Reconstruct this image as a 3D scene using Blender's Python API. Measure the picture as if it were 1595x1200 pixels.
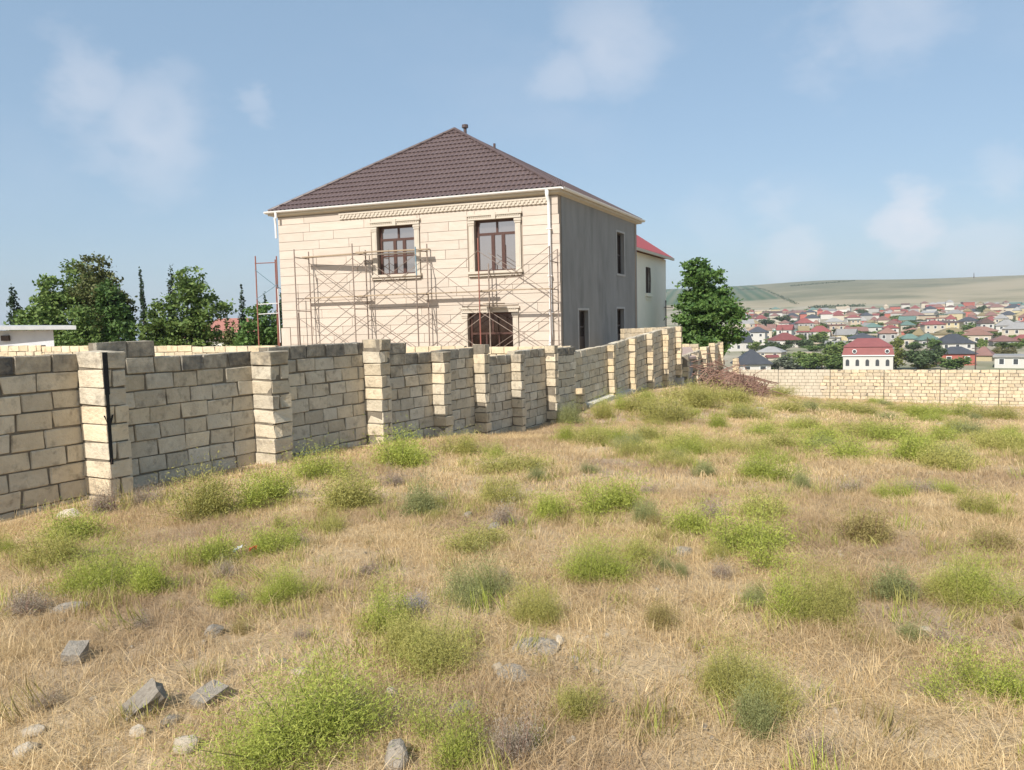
import bpy, bmesh, math, random
import numpy as np
from mathutils import Matrix, Vector, Euler
for _o in list(bpy.data.objects): bpy.data.objects.remove(_o)
SC = bpy.context.scene; COL = SC.collection
R = math.radians
# ------------------------------------------------------------------ camera
EYE, PITCH, ROLL = 1.65, math.atan(97.0/1200.0), 0.023
cam = bpy.data.cameras.new('camera'); camo = bpy.data.objects.new('camera', cam); COL.objects.link(camo)
cam.sensor_width = 36; cam.lens = 36*1200.0/1595.0; cam.clip_start = .05; cam.clip_end = 12000
cp, sp, cr, sr = math.cos(PITCH), math.sin(PITCH), math.cos(ROLL), math.sin(ROLL)
_f, _u0, _r0 = Vector((0, cp, -sp)), Vector((0, sp, cp)), Vector((1, 0, 0))
_r, _u = cr*_r0 - sr*_u0, sr*_r0 + cr*_u0
camo.matrix_world = Matrix(((_r.x, _u.x, -_f.x, 0), (_r.y, _u.y, -_f.y, 0), (_r.z, _u.z, -_f.z, EYE), (0, 0, 0, 1)))
SC.camera = camo
# ------------------------------------------------------------------ sky, sun, exposure
SUN_AZ, SUN_EL = 210.0, 42.0          # clockwise from +Y; behind the viewer's left shoulder
W = bpy.data.worlds.new('World'); SC.world = W; W.use_nodes = True
wn, wl = W.node_tree.nodes, W.node_tree.links
wn.clear()
def wnode(t, **kw):
    n = wn.new(t)
    for k, v in kw.items(): setattr(n, k, v)
    return n
sky = wnode('ShaderNodeTexSky', sky_type='NISHITA', sun_disc=False, sun_elevation=R(SUN_EL), sun_rotation=R(SUN_AZ), altitude=50.0, air_density=1.0, dust_density=1.5, ozone_density=.7)
tc = wnode('ShaderNodeTexCoord')
def wmath(op, a, b=None, c=None):
    n = wnode('ShaderNodeMath', operation=op)
    for i, v in enumerate((a, b, c)):
        if v is None: continue
        if isinstance(v, (int, float)): n.inputs[i].default_value = v
        else: wl.new(v, n.inputs[i])
    return n.outputs[0]
wmap = wnode('ShaderNodeMapping'); wmap.inputs['Scale'].default_value = (1, 1, 1.7); wl.new(tc.outputs['Generated'], wmap.inputs[0])
nz = wnode('ShaderNodeTexNoise'); nz.inputs['Scale'].default_value = 12; nz.inputs['Detail'].default_value = 7; nz.inputs['Roughness'].default_value = .55; wl.new(wmap.outputs[0], nz.inputs['Vector'])
nz2 = wnode('ShaderNodeTexNoise'); nz2.inputs['Scale'].default_value = 3.2; nz2.inputs['Detail'].default_value = 5; wl.new(wmap.outputs[0], nz2.inputs['Vector'])
CLOUDS = [(-0.448,0.855,0.261,0.059,0.55),(-0.400,0.889,0.224,0.087,0.60),(-0.445,0.874,0.197,0.048,0.30),(-0.289,0.919,0.268,0.030,0.35),(0.125,0.939,0.321,0.083,0.60),(0.080,0.951,0.298,0.055,0.45),(0.418,0.850,0.321,0.075,0.50),(0.361,0.885,0.295,0.051,0.35),(0.457,0.884,0.104,0.048,1.00),(0.319,0.938,0.133,0.040,0.35),(0.345,0.936,0.074,0.044,0.55),(0.530,0.838,0.132,0.036,0.40),(0.516,0.854,0.066,0.059,0.50),(0.244,0.962,0.119,0.048,0.20)]
tot = None
dist_noise = wmath('MULTIPLY', wmath('SUBTRACT', nz.outputs['Fac'], .5), .15)
for (cx, cy, cz, cr_, cs) in CLOUDS:
    vd = wnode('ShaderNodeVectorMath', operation='DISTANCE'); wl.new(tc.outputs['Generated'], vd.inputs[0]); vd.inputs[1].default_value = (cx, cy, cz)
    mr = wnode('ShaderNodeMapRange', interpolation_type='SMOOTHSTEP'); wl.new(wmath('ADD', vd.outputs['Value'], dist_noise), mr.inputs['Value'])
    mr.inputs['From Min'].default_value = cr_*1.05; mr.inputs['From Max'].default_value = cr_*.15; mr.inputs['To Max'].default_value = cs
    tot = mr.outputs[0] if tot is None else wmath('MAXIMUM', tot, mr.outputs[0])
thin = wnode('ShaderNodeMapRange', interpolation_type='SMOOTHSTEP'); wl.new(nz2.outputs['Fac'], thin.inputs['Value'])
thin.inputs['From Min'].default_value = .5; thin.inputs['From Max'].default_value = .85; thin.inputs['To Max'].default_value = .16
fac = wmath('MINIMUM', wmath('ADD', wmath('MULTIPLY', tot, wmath('ADD', wmath('MULTIPLY', nz.outputs['Fac'], 1.1), .1)), thin.outputs[0]), 1.0)
mixc = wnode('ShaderNodeMix', data_type='RGBA'); wl.new(fac, mixc.inputs[0]); hs = wnode('ShaderNodeHueSaturation'); hs.inputs['Saturation'].default_value = .95; wl.new(sky.outputs[0], hs.inputs['Color']); air = wnode('ShaderNodeMix', data_type='RGBA'); air.inputs[0].default_value = .6; wl.new(hs.outputs[0], air.inputs[6]); air.inputs[7].default_value = (1.9, 2.9, 4.0, 1); wl.new(air.outputs[2], mixc.inputs[6]); mixc.inputs[7].default_value = (5.0, 5.1, 5.5, 1)
bg = wnode('ShaderNodeBackground'); bg.inputs['Strength'].default_value = .14; wl.new(mixc.outputs[2], bg.inputs[0])
wo = wnode('ShaderNodeOutputWorld'); wl.new(bg.outputs[0], wo.inputs[0])
sun = bpy.data.lights.new('sun', 'SUN'); sun.energy = 4.9; sun.angle = R(.5); sun.color = (1, .945, .87)
suno = bpy.data.objects.new('sun', sun); COL.objects.link(suno); suno.location = (-20, -30, 40)
_sd = Vector((math.sin(R(SUN_AZ))*math.cos(R(SUN_EL)), math.cos(R(SUN_AZ))*math.cos(R(SUN_EL)), math.sin(R(SUN_EL))))
suno.rotation_euler = _sd.to_track_quat('Z', 'Y').to_euler()
vs = SC.view_settings; vs.view_transform = 'Standard'; vs.look = 'None'; vs.exposure = 0.25; vs.gamma = 1.0; vs.use_curve_mapping = False
SC.cycles.max_bounces = 4; SC.cycles.diffuse_bounces = 3; SC.cycles.glossy_bounces = 2; SC.cycles.transparent_max_bounces = 8; SC.cycles.volume_bounces = 0
SC.cycles.use_denoising = True
# ------------------------------------------------------------------ terrain height: thin-plate spline through surveyed spots near the plot, long profiles farther out
CTRL = np.array([(-5.7,7.2,-.33),(-4.57,8.52,-.24),(-3.4,10.74,-.28),(-2.23,12.93,-.37),(-1.32,14.65,-.52),(-.58,16.04,-.72),(.19,17.5,-.86),(1.06,19.13,-.9),
 (1.9,20.7,-.76),(3.02,22.8,-.7),(3.92,24.5,-.7),(4.77,26.1,-.72),(6.4,29.2,-.88),(0,0,0),(0,3,0),(-3,4,-.05),(3,4,-.05),(8,8,-.25),
 (-8,4,-.1),(-8,0,0),(8,0,-.1),(0,-10,.3),(10,-10,0),(-10,-10,.3),(4,12,-.45),(0,12,-.36),(8,16,-.8),(15,15,-1.0),(5,20,-.9),
 (12,25,-1.85),(20,25,-2.35),(9,33,-1.6),(18,36,-3.05),(25,36,-3.4),(14.2,50.6,-3.45),(22,48,-3.75),(30,45,-3.98),(40,41,-4.25),
 (30,20,-2),(40,20,-2.6),(-12,12,-.3),(-10,25,-.3),(0,30,-.3),(-5,35,-.2),(6,40,-.8),(-20,30,-.4),(-30,20,-.4),(-20,10,-.2),
 (-15,45,-.8),(0,50,-1.4),(-40,40,-1),(10,60,-4.2),(40,60,-5.5),(60,30,-4.5)], float)
def _k(r2): return np.where(r2 > 1e-9, .5*r2*np.log(np.maximum(r2, 1e-9)), 0.0)
def _fit():
    P = CTRL[:, :2]; n = len(P)
    A = np.zeros((n+3, n+3)); d = P[:, None]-P[None]
    A[:n, :n] = _k((d**2).sum(-1)) + np.eye(n)*.6
    A[:n, n] = 1; A[:n, n+1:] = P; A[n, :n] = 1; A[n+1:, :n] = P.T
    return np.linalg.solve(A, np.r_[CTRL[:, 2], 0, 0, 0])
_W = _fit()
RP = np.array([(0,-2),(60,-5.8),(110,-11),(230,-16.6),(330,-14.2),(450,-12.7),(600,-10),(850,-5.7),(1150,4),(1350,15.8),(1500,24),(1800,48),(2200,80),(2700,104),(3200,95),(5000,60)], float)
LP = np.array([(0,-2),(60,-2.6),(110,-4.5),(300,-12),(1000,-35),(1500,-48),(5000,-50)], float)
def sstep(a, b, x):
    t = np.clip((x-a)/(b-a), 0, 1); return t*t*(3-2*t)
def height(x, y):
    x = np.atleast_1d(np.asarray(x, float)); y = np.atleast_1d(np.asarray(y, float))
    r = np.hypot(x, y); n = len(CTRL); near = np.zeros_like(r); m = r < 140
    if m.any():
        p = np.stack((x[m], y[m]), 1); d2 = ((p[:, None]-CTRL[None, :, :2])**2).sum(-1)
        near[m] = _k(d2) @ _W[:n] + _W[n] + p @ _W[n+1:]
    sn = x/np.maximum(r, 1e-6); phi = np.arctan2(x, y)
    w = sstep(-.2, .2, sn)
    hill = 1.04 + .07*np.exp(-((phi-.40)/.07)**2) + .02*np.sin(phi*23+1) - .10*sstep(.40, .25, phi) - .06*sstep(.45, .65, phi)
    rz = np.interp(r, RP[:, 0], RP[:, 1]); rz = np.where(rz > 0, rz*np.where(r > 1200, hill, 1), rz)
    rz = rz + 6*sstep(1500, 2300, r)*np.sin(x*.004+y*.0023)*np.sin(y*.003)
    far = EYE + w*rz + (1-w)*np.interp(r, LP[:, 0], LP[:, 1])
    t = sstep(62, 125, r)
    return near*(1-t) + far*t
def hz(x, y): return float(height(x, y)[0])
# ------------------------------------------------------------------ helpers
def tag(o, label=None, cat=None, group=None, kind=None):
    if label: o['label'] = label
    if cat: o['category'] = cat
    if group: o['group'] = group
    if kind: o['kind'] = kind
    return o
def link(o, parent=None):
    COL.objects.link(o)
    if parent is not None: o.parent = parent
    return o
def empty(name, loc=(0, 0, 0), rz=0, parent=None):
    o = bpy.data.objects.new(name, None); o.location = loc; o.rotation_euler = (0, 0, rz); o.empty_display_size = .3
    return link(o, parent)
def keep(o, parent):                      # parent without moving: parent's own matrix is a plain basis matrix
    o.parent = parent; o.matrix_parent_inverse = WORLD_OF(parent).inverted(); return o
_WM = {}
def WORLD_OF(o):
    if o.name in _WM: return _WM[o.name]
    m = Matrix.LocRotScale(o.location, o.rotation_euler, o.scale)
    if o.parent is not None: m = WORLD_OF(o.parent) @ o.matrix_parent_inverse @ m
    _WM[o.name] = m; return m
class MB:
    def __init__(s): s.v = []; s.f = []
    def add(s, vs, fs):
        k = len(s.v); s.v += [tuple(p) for p in vs]; s.f += [tuple(i+k for i in f) for f in fs]; return s
    def hexa(s, p): return s.add(p, [(0, 3, 2, 1), (4, 5, 6, 7), (0, 1, 5, 4), (1, 2, 6, 5), (2, 3, 7, 6), (3, 0, 4, 7)])
    def box(s, x0, x1, y0, y1, z0, z1): return s.hexa([(x0, y0, z0), (x1, y0, z0), (x1, y1, z0), (x0, y1, z0), (x0, y0, z1), (x1, y0, z1), (x1, y1, z1), (x0, y1, z1)])
    def fbox(s, fr, a0, a1, z0, z1, d0, d1):          # box in a wall frame: along, up, outward
        return s.hexa([fr(a0, z0, d1), fr(a1, z0, d1), fr(a1, z0, d0), fr(a0, z0, d0), fr(a0, z1, d1), fr(a1, z1, d1), fr(a1, z1, d0), fr(a0, z1, d0)])
    def tube(s, pts, r, n=6, cap=True):
        pts = [Vector(p) for p in pts]; rr = r if isinstance(r, (list, tuple)) else [r]*len(pts); vs = []; fs = []
        for i, p in enumerate(pts):
            d = (pts[min(i+1, len(pts)-1)]-pts[max(i-1, 0)]).normalized()
            a = d.cross(Vector((0, 0, 1)) if abs(d.z) < .9 else Vector((1, 0, 0))).normalized(); b = d.cross(a)
            for k in range(n):
                t = 2*math.pi*k/n; vs.append(p + (a*math.cos(t)+b*math.sin(t))*rr[i])
        for i in range(len(pts)-1):
            for k in range(n):
                fs.append((i*n+k, i*n+(k+1) % n, (i+1)*n+(k+1) % n, (i+1)*n+k))
        if cap: fs += [tuple(range(n-1, -1, -1)), tuple((len(pts)-1)*n+k for k in range(n))]
        return s.add(vs, fs)
    def mesh(s, name, mat, smooth=False):
        m = bpy.data.meshes.new(name); m.from_pydata(s.v, [], s.f); m.materials.append(mat)
        if smooth: m.polygons.foreach_set('use_smooth', [True]*len(m.polygons))
        bm = bmesh.new(); bm.from_mesh(m); bmesh.ops.recalc_face_normals(bm, faces=bm.faces); bm.to_mesh(m); bm.free()
        return m
    def build(s, name, mat, parent=None, smooth=False):
        o = bpy.data.objects.new(name, s.mesh(name, mat, smooth)); link(o)
        if parent is not None: keep(o, parent)
        return o
def npmesh(name, v, f, mat, attrs=None):
    m = bpy.data.meshes.new(name); n = f.shape[1]
    m.vertices.add(len(v)); m.vertices.foreach_set('co', np.asarray(v, np.float32).ravel())
    m.loops.add(f.size); m.loops.foreach_set('vertex_index', f.ravel().astype(np.int32))
    m.polygons.add(len(f)); m.polygons.foreach_set('loop_start', np.arange(0, f.size, n, dtype=np.int32))
    m.polygons.foreach_set('loop_total', np.full(len(f), n, np.int32)); m.update(calc_edges=True)
    for k, a in (attrs or {}).items():
        at = m.attributes.new(k, 'FLOAT', 'POINT'); at.data.foreach_set('value', np.asarray(a, np.float32))
    if mat: m.materials.append(mat)
    return m
# ------------------------------------------------------------------ materials
def mat(name, c1, c2=None, scale=6.0, rough=.9, bump=0.0, bscale=None, rnd=0.0, objcol=False, weather=False, spec=.25, metal=0.0, detail=6, stretch=None, attr=None, trans=0.0, c3=None, s3=1.0, coord='Object', t3=(.45, .62)):
    m = bpy.data.materials.new(name); m.use_nodes = True; N, L = m.node_tree.nodes, m.node_tree.links
    b = N['Principled BSDF']; b.inputs['Roughness'].default_value = rough; b.inputs['Specular IOR Level'].default_value = spec; b.inputs['Metallic'].default_value = metal
    t = N.new('ShaderNodeTexCoord'); vec = t.outputs[coord] if coord != 'World' else None
    if vec is None:
        g = N.new('ShaderNodeNewGeometry'); vec = g.outputs['Position']
    oi = N.new('ShaderNodeObjectInfo')
    if rnd or weather or objcol:
        va = N.new('ShaderNodeVectorMath'); va.operation = 'MULTIPLY_ADD'; cb = N.new('ShaderNodeCombineXYZ')
        for i in range(3): L.new(oi.outputs['Random'], cb.inputs[i])
        L.new(cb.outputs[0], va.inputs[0]); va.inputs[1].default_value = (31, 57, 43); L.new(vec, va.inputs[2]); vec = va.outputs[0]
    if stretch:
        mp = N.new('ShaderNodeMapping'); mp.inputs['Scale'].default_value = stretch; L.new(vec, mp.inputs[0]); vec = mp.outputs[0]
    def noise(sc, de=detail):
        n = N.new('ShaderNodeTexNoise'); n.inputs['Scale'].default_value = sc; n.inputs['Detail'].default_value = de; n.inputs['Roughness'].default_value = .62; L.new(vec, n.inputs['Vector']); return n.outputs['Fac']
    def mapr(x, a, bb):
        r = N.new('ShaderNodeMapRange'); L.new(x, r.inputs[0]); r.inputs[1].default_value = a; r.inputs[2].default_value = bb; return r.outputs[0]
    def mix(f, a, bb, mode='MIX'):
        x = N.new('ShaderNodeMix'); x.data_type = 'RGBA'; x.blend_type = mode
        if isinstance(f, (int, float)): x.inputs[0].default_value = f
        else: L.new(f, x.inputs[0])
        for i, v in ((6, a), (7, bb)):
            if isinstance(v, (tuple, list)): x.inputs[i].default_value = (*v, 1)
            else: L.new(v, x.inputs[i])
        return x.outputs[2]
    col = None
    if c2 is not None:
        f = mapr(noise(scale), .3, .7)
        if attr:
            a = N.new('ShaderNodeAttribute'); a.attribute_name = attr; f = a.outputs['Fac']
        col = mix(f, c1, c2)
    else: col = mix(0.0, c1, c1)
    if c3 is not None: col = mix(mapr(noise(s3), *t3), col, c3)
    if rnd:
        hv = N.new('ShaderNodeHueSaturation'); mr = N.new('ShaderNodeMapRange'); L.new(oi.outputs['Random'], mr.inputs[0]); mr.inputs[3].default_value = 1-rnd; mr.inputs[4].default_value = 1+rnd
        L.new(mr.outputs[0], hv.inputs['Value']); L.new(col, hv.inputs['Color']); col = hv.outputs[0]
    if objcol: col = mix(1.0, col, oi.outputs['Color'], 'MULTIPLY')
    if weather:
        n = mapr(noise(7.0, 8), .2, .8); mu = N.new('ShaderNodeMath'); mu.operation = 'MULTIPLY_ADD'; L.new(n, mu.inputs[0]); mu.inputs[1].default_value = 1.0
        sub = N.new('ShaderNodeMath'); sub.operation = 'MULTIPLY_ADD'; L.new(oi.outputs['Alpha'], sub.inputs[0]); sub.inputs[1].default_value = 1.25; sub.inputs[2].default_value = -.95
        L.new(sub.outputs[0], mu.inputs[2]); mu.use_clamp = True
        col = mix(mu.outputs[0], col, (.10, .096, .088))
    L.new(col, b.inputs['Base Color'])
    if bump:
        bp = N.new('ShaderNodeBump'); bp.inputs['Strength'].default_value = bump; bp.inputs['Distance'].default_value = .02; L.new(noise(bscale or scale*3, 8), bp.inputs['Height']); L.new(bp.outputs[0], b.inputs['Normal'])
    if trans:
        tr = N.new('ShaderNodeBsdfTranslucent'); L.new(col, tr.inputs['Color']); ms = N.new('ShaderNodeMixShader'); ms.inputs[0].default_value = trans
        L.new(b.outputs[0], ms.inputs[1]); L.new(tr.outputs[0], ms.inputs[2]); L.new(ms.outputs[0], N['Material Output'].inputs[0])
    return m
M = {}
M['stone'] = mat('limestone', (.53, .455, .34), (.67, .59, .45), scale=5, rough=.95, bump=.9, bscale=22, rnd=.10, objcol=True, weather=True, c3=(.30, .255, .195), s3=6, t3=(.54, .74))
M['mortar'] = mat('mortar', (.16, .135, .10), (.25, .215, .165), scale=9, rough=.98, bump=.6, bscale=40)
M['joint'] = mat('dark_joint', (.28, .23, .18), (.34, .28, .22), scale=4, rough=.95)
M['cement'] = mat('cement_render', (.30, .29, .27), (.42, .40, .37), scale=4, rough=.95, bump=.4, bscale=25)
M['ledge'] = mat('pale_cement', (.52, .49, .43), (.62, .58, .5), scale=6, rough=.95, bump=.3)
M['paint'] = mat('black_paint', (.012, .012, .012), (.03, .03, .03), scale=30, rough=.7)
M['clad'] = mat('cladding_stone', (.53, .45, .37), (.585, .51, .43), scale=2.5, rough=.8, bump=.12, bscale=30, rnd=.055, c3=(.49, .41, .335), s3=3.0, t3=(.62, .8))
M['trim'] = mat('carved_trim', (.52, .455, .37), (.57, .51, .42), scale=4, rough=.8, bump=.1, bscale=30)
M['plaster'] = mat('grey_plaster', (.215, .215, .205), (.295, .292, .278), scale=1.1, rough=.95, bump=.06, bscale=30, stretch=(1.0, 1.0, .3), c3=(.165, .166, .158), s3=.75, t3=(.5, .72), coord='World')
M['plaster_trim'] = mat('grey_reveal', (.36, .36, .35), (.42, .42, .4), scale=5, rough=.9)
M['roof'] = mat('brown_metal_tile', (.122, .086, .08), (.143, .103, .096), scale=1.2, rough=.42, spec=.4)
M['ridge'] = mat('brown_ridge', (.10, .07, .065), rough=.42, spec=.4)
M['gutter'] = mat('white_gutter', (.74, .73, .71), (.8, .79, .77), scale=3, rough=.4)
M['soffit'] = mat('beige_soffit', (.52, .47, .38), (.58, .52, .42), scale=3, rough=.7)
M['wframe'] = mat('brown_window_frame', (.075, .036, .028), (.095, .048, .036), scale=8, rough=.4, spec=.4)
M['dark'] = mat('dark_opening', (.03, .026, .024), (.05, .04, .036), scale=3, rough=.7)
M['door'] = mat('dark_door', (.05, .042, .04), (.075, .06, .055), scale=4, rough=.45)
M['scaf'] = mat('rusty_tube', (.20, .15, .12), (.28, .225, .185), scale=12, rough=.75, rnd=.2)
M['scaf_red'] = mat('red_tube', (.30, .09, .07), (.26, .14, .1), scale=9, rough=.6)
M['scaf_blue'] = mat('blue_tube', (.13, .25, .32), (.2, .27, .3), scale=9, rough=.6)
M['plank'] = mat('scaffold_plank', (.42, .33, .23), (.30, .23, .16), scale=5, rough=.9, bump=.3, stretch=(1, 8, 8), rnd=.15)
M['cream'] = mat('cream_render', (.76, .74, .63), (.8, .78, .67), scale=1.5, rough=.9)
M['redroof'] = mat('red_sheet_roof', (.42, .06, .05), (.36, .065, .05), scale=2, rough=.5)
M['white'] = mat('whitewash', (.52, .54, .56), (.6, .61, .62), scale=2, rough=.85)
M['shedroof'] = mat('grey_sheet_roof', (.40, .41, .41), (.5, .5, .49), scale=2, rough=.6)
M['pinkroof'] = mat('weathered_slate_sheet', (.36, .27, .23), (.46, .36, .31), scale=5, rough=.9)
M['iron'] = mat('dark_ironwork', (.05, .04, .035), (.09, .06, .05), scale=9, rough=.6)
M['bark'] = mat('bark', (.09, .07, .05), (.16, .12, .09), scale=14, rough=.95, bump=.5)
M['twig'] = mat('dry_twig', (.27, .155, .115), (.35, .22, .165), scale=12, rough=.9, rnd=.2)
def glass(name, tint, rough):
    m = bpy.data.materials.new(name); m.use_nodes = True; b = m.node_tree.nodes['Principled BSDF']
    b.inputs['Base Color'].default_value = (*tint, 1); b.inputs['Metallic'].default_value = .9; b.inputs['Roughness'].default_value = rough; return m
M['pane'] = glass('bronze_reflective_glass', (.50, .43, .40), .04)
M['pane_dark'] = glass('dim_glass', (.10, .07, .06), .12)
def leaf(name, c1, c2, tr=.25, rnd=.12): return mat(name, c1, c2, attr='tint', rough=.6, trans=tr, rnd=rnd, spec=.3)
M['leaf_a'] = leaf('broad_leaf', (.085, .145, .032), (.21, .285, .072))
M['leaf_b'] = leaf('fresh_leaf', (.085, .15, .035), (.21, .285, .075))
M['leaf_c'] = leaf('cypress_leaf', (.022, .045, .02), (.05, .08, .03), .1)
M['leaf_p'] = leaf('pine_leaf', (.08, .10, .03), (.17, .175, .06), .15)
M['leaf_t'] = leaf('glossy_tree_leaf', (.05, .11, .027), (.15, .24, .058))
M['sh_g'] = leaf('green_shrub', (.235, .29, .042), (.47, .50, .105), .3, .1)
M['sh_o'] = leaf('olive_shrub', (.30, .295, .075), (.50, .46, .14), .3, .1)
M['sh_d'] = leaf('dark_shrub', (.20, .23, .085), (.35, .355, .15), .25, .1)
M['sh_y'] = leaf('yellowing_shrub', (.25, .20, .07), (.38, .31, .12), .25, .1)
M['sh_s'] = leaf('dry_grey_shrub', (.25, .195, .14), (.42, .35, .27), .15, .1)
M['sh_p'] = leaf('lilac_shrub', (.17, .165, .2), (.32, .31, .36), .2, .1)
M['straw'] = leaf('dry_grass', (.48, .335, .165), (.79, .615, .35), .3, .22)
def patchy(m, c, scale):                  # slow drift of colour across the field, taken from where each tuft stands
    N, L = m.node_tree.nodes, m.node_tree.links; b = N['Principled BSDF']; src = b.inputs['Base Color'].links[0].from_socket
    oi = N.new('ShaderNodeObjectInfo'); n = N.new('ShaderNodeTexNoise'); n.inputs['Scale'].default_value = scale; n.inputs['Detail'].default_value = 4; L.new(oi.outputs['Location'], n.inputs['Vector'])
    r = N.new('ShaderNodeMapRange'); L.new(n.outputs['Fac'], r.inputs[0]); r.inputs[1].default_value = .46; r.inputs[2].default_value = .66; r.inputs[4].default_value = .8
    x = N.new('ShaderNodeMix'); x.data_type = 'RGBA'; L.new(r.outputs[0], x.inputs[0]); L.new(src, x.inputs[6]); x.inputs[7].default_value = (*c, 1)
    for l in list(src.links): L.new(x.outputs[2], l.to_socket) if l.to_node != x else None
patchy(M['straw'], (.39, .265, .155), .55)
M['rock_g'] = mat('grey_rock', (.29, .25, .20), (.43, .375, .30), scale=7, rough=.95, bump=.8, bscale=18, rnd=.15, c3=(.17, .145, .115), s3=11, t3=(.55, .75))
M['rock_p'] = mat('pale_rock', (.48, .40, .30), (.60, .52, .40), scale=7, rough=.95, bump=.7, bscale=18, rnd=.15)
# ------------------------------------------------------------------ ground, valley, hill, sea
rng = np.random.default_rng(11)
fa = np.radians(np.arange(-52, 52.01, .45)); ba = np.radians(np.arange(56, 304.01, 6.2)); ANG = np.r_[fa, ba]; NA = len(ANG)
RAD = np.geomspace(.7, 5200, 190)
GX = np.outer(RAD, np.sin(ANG)); GY = np.outer(RAD, np.cos(ANG)); GZ = height(GX.ravel(), GY.ravel()).reshape(GX.shape)
def rings(name, i0, i1, m, cap=False):
    v = np.stack((GX[i0:i1+1].ravel(), GY[i0:i1+1].ravel(), GZ[i0:i1+1].ravel()), 1); n = i1-i0
    i, j = np.meshgrid(np.arange(n), np.arange(NA), indexing='ij'); j2 = (j+1) % NA
    f = np.stack((i*NA+j, (i+1)*NA+j, (i+1)*NA+j2, i*NA+j2), -1).reshape(-1, 4)[:, ::-1]
    if cap:
        c = len(v); v = np.r_[v, [[0, 0, hz(0, 0)]]]; jj = np.arange(NA); k2 = (jj+1) % NA
        f = np.r_[f, np.stack((jj, k2, np.full(NA, c), np.full(NA, c)), 1)]
        me = bpy.data.meshes.new(name); fl = [tuple(q) if q[2] != q[3] else tuple(q[:3]) for q in f.tolist()]; me.from_pydata(v.tolist(), [], fl); me.materials.append(m)
    else: me = npmesh(name, v, f, m)
    bm = bmesh.new(); bm.from_mesh(me); bmesh.ops.recalc_face_normals(bm, faces=bm.faces)
    if sum(fc.normal.z for fc in bm.faces) < 0: bmesh.ops.reverse_faces(bm, faces=bm.faces)
    bm.to_mesh(me); bm.free(); me.polygons.foreach_set('use_smooth', [True]*len(me.polygons))
    o = bpy.data.objects.new(name, me); link(o); return tag(o, kind='structure')
i_a = int(np.searchsorted(RAD, 64)); i_b = int(np.searchsorted(RAD, 1290))
def ground_mat(name, cols, scales, bump, bs):
    m = mat(name, cols[0], cols[1], scale=scales[0], rough=1.0, bump=bump, bscale=bs, c3=cols[2], s3=scales[1], t3=(.45, .68), coord='World', spec=.05); return m
M['field'] = ground_mat('dry_field', ((.46, .345, .215), (.60, .47, .305), (.35, .255, .175)), (6.0, .55), .9, 60)
M['valley'] = ground_mat('valley_ground', ((.30, .26, .19), (.38, .34, .26), (.13, .16, .08)), (.05, .022), .2, 2)
M['hill'] = ground_mat('hill_grass', ((.165, .16, .095), (.27, .235, .15), (.11, .12, .068)), (.011, .0035), .3, .2)
def hill_fields(m):                       # vineyard on the left shoulder, pale stubble strip at its foot, farm tracks
    N, L = m.node_tree.nodes, m.node_tree.links; b = N['Principled BSDF']; col = b.inputs['Base Color'].links[0].from_socket
    g = N.new('ShaderNodeNewGeometry'); s = N.new('ShaderNodeSeparateXYZ'); L.new(g.outputs['Position'], s.inputs[0])
    def ma(op, a, bb, c=None):
        n = N.new('ShaderNodeMath'); n.operation = op
        for i, v in enumerate((a, bb, c)):
            if v is None: continue
            if isinstance(v, (int, float)): n.inputs[i].default_value = v
            else: L.new(v, n.inputs[i])
        return n.outputs[0]
    def st(x, a, bb):
        r = N.new('ShaderNodeMapRange'); r.interpolation_type = 'SMOOTHSTEP'; L.new(x, r.inputs[0]); r.inputs[1].default_value = a; r.inputs[2].default_value = bb; return r.outputs[0]
    def mx(f, a, c):
        x = N.new('ShaderNodeMix'); x.data_type = 'RGBA'; L.new(f, x.inputs[0]); L.new(a, x.inputs[6]); x.inputs[7].default_value = (*c, 1); return x.outputs[2]
    X, Y = s.outputs[0], s.outputs[1]
    nz_ = N.new('ShaderNodeTexNoise'); nz_.inputs['Scale'].default_value = .006; nz_.inputs['Detail'].default_value = 5; L.new(g.outputs['Position'], nz_.inputs['Vector'])
    side = ma('ADD', ma('MULTIPLY_ADD', Y, -.244, X), -173.0)
    vin = ma('MULTIPLY', st(side, -8, -22), st(Y, 1500, 1560))
    rows = ma('MULTIPLY_ADD', ma('SINE', ma('MULTIPLY', side, .25), 0.0), .25, .75)
    col = mx(ma('MULTIPLY', vin, rows), col, (.05, .095, .045))
    pale = ma('MULTIPLY', st(Y, 1560, 1480), st(ma('MULTIPLY_ADD', nz_.outputs[0], 1.0, 0.0), .3, .6))
    col = mx(ma('MULTIPLY', pale, .8), col, (.37, .31, .21))
    tan = ma('MULTIPLY', st(X, 750, 1000), st(ma('ABSOLUTE', ma('ADD', ma('MULTIPLY_ADD', X, -.45, Y), -1150.0), 0.0), 160, 60))
    col = mx(ma('MULTIPLY', tan, .75), col, (.36, .30, .20))
    L.new(col, b.inputs['Base Color'])
hill_fields(M['hill'])
rings('ground', 0, i_a, M['field'], True); rings('valley_ground', i_a, i_b, M['valley']); rings('hill', i_b, len(RAD)-1, M['hill'])
msea = mat('sea_water', (.03, .07, .10), (.04, .085, .115), scale=.02, rough=.25, spec=.5, coord='World', bump=.1)
tag(MB().box(-5200, 100, 500, 5200, -41, -38).build('sea', msea), kind='structure')
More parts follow.
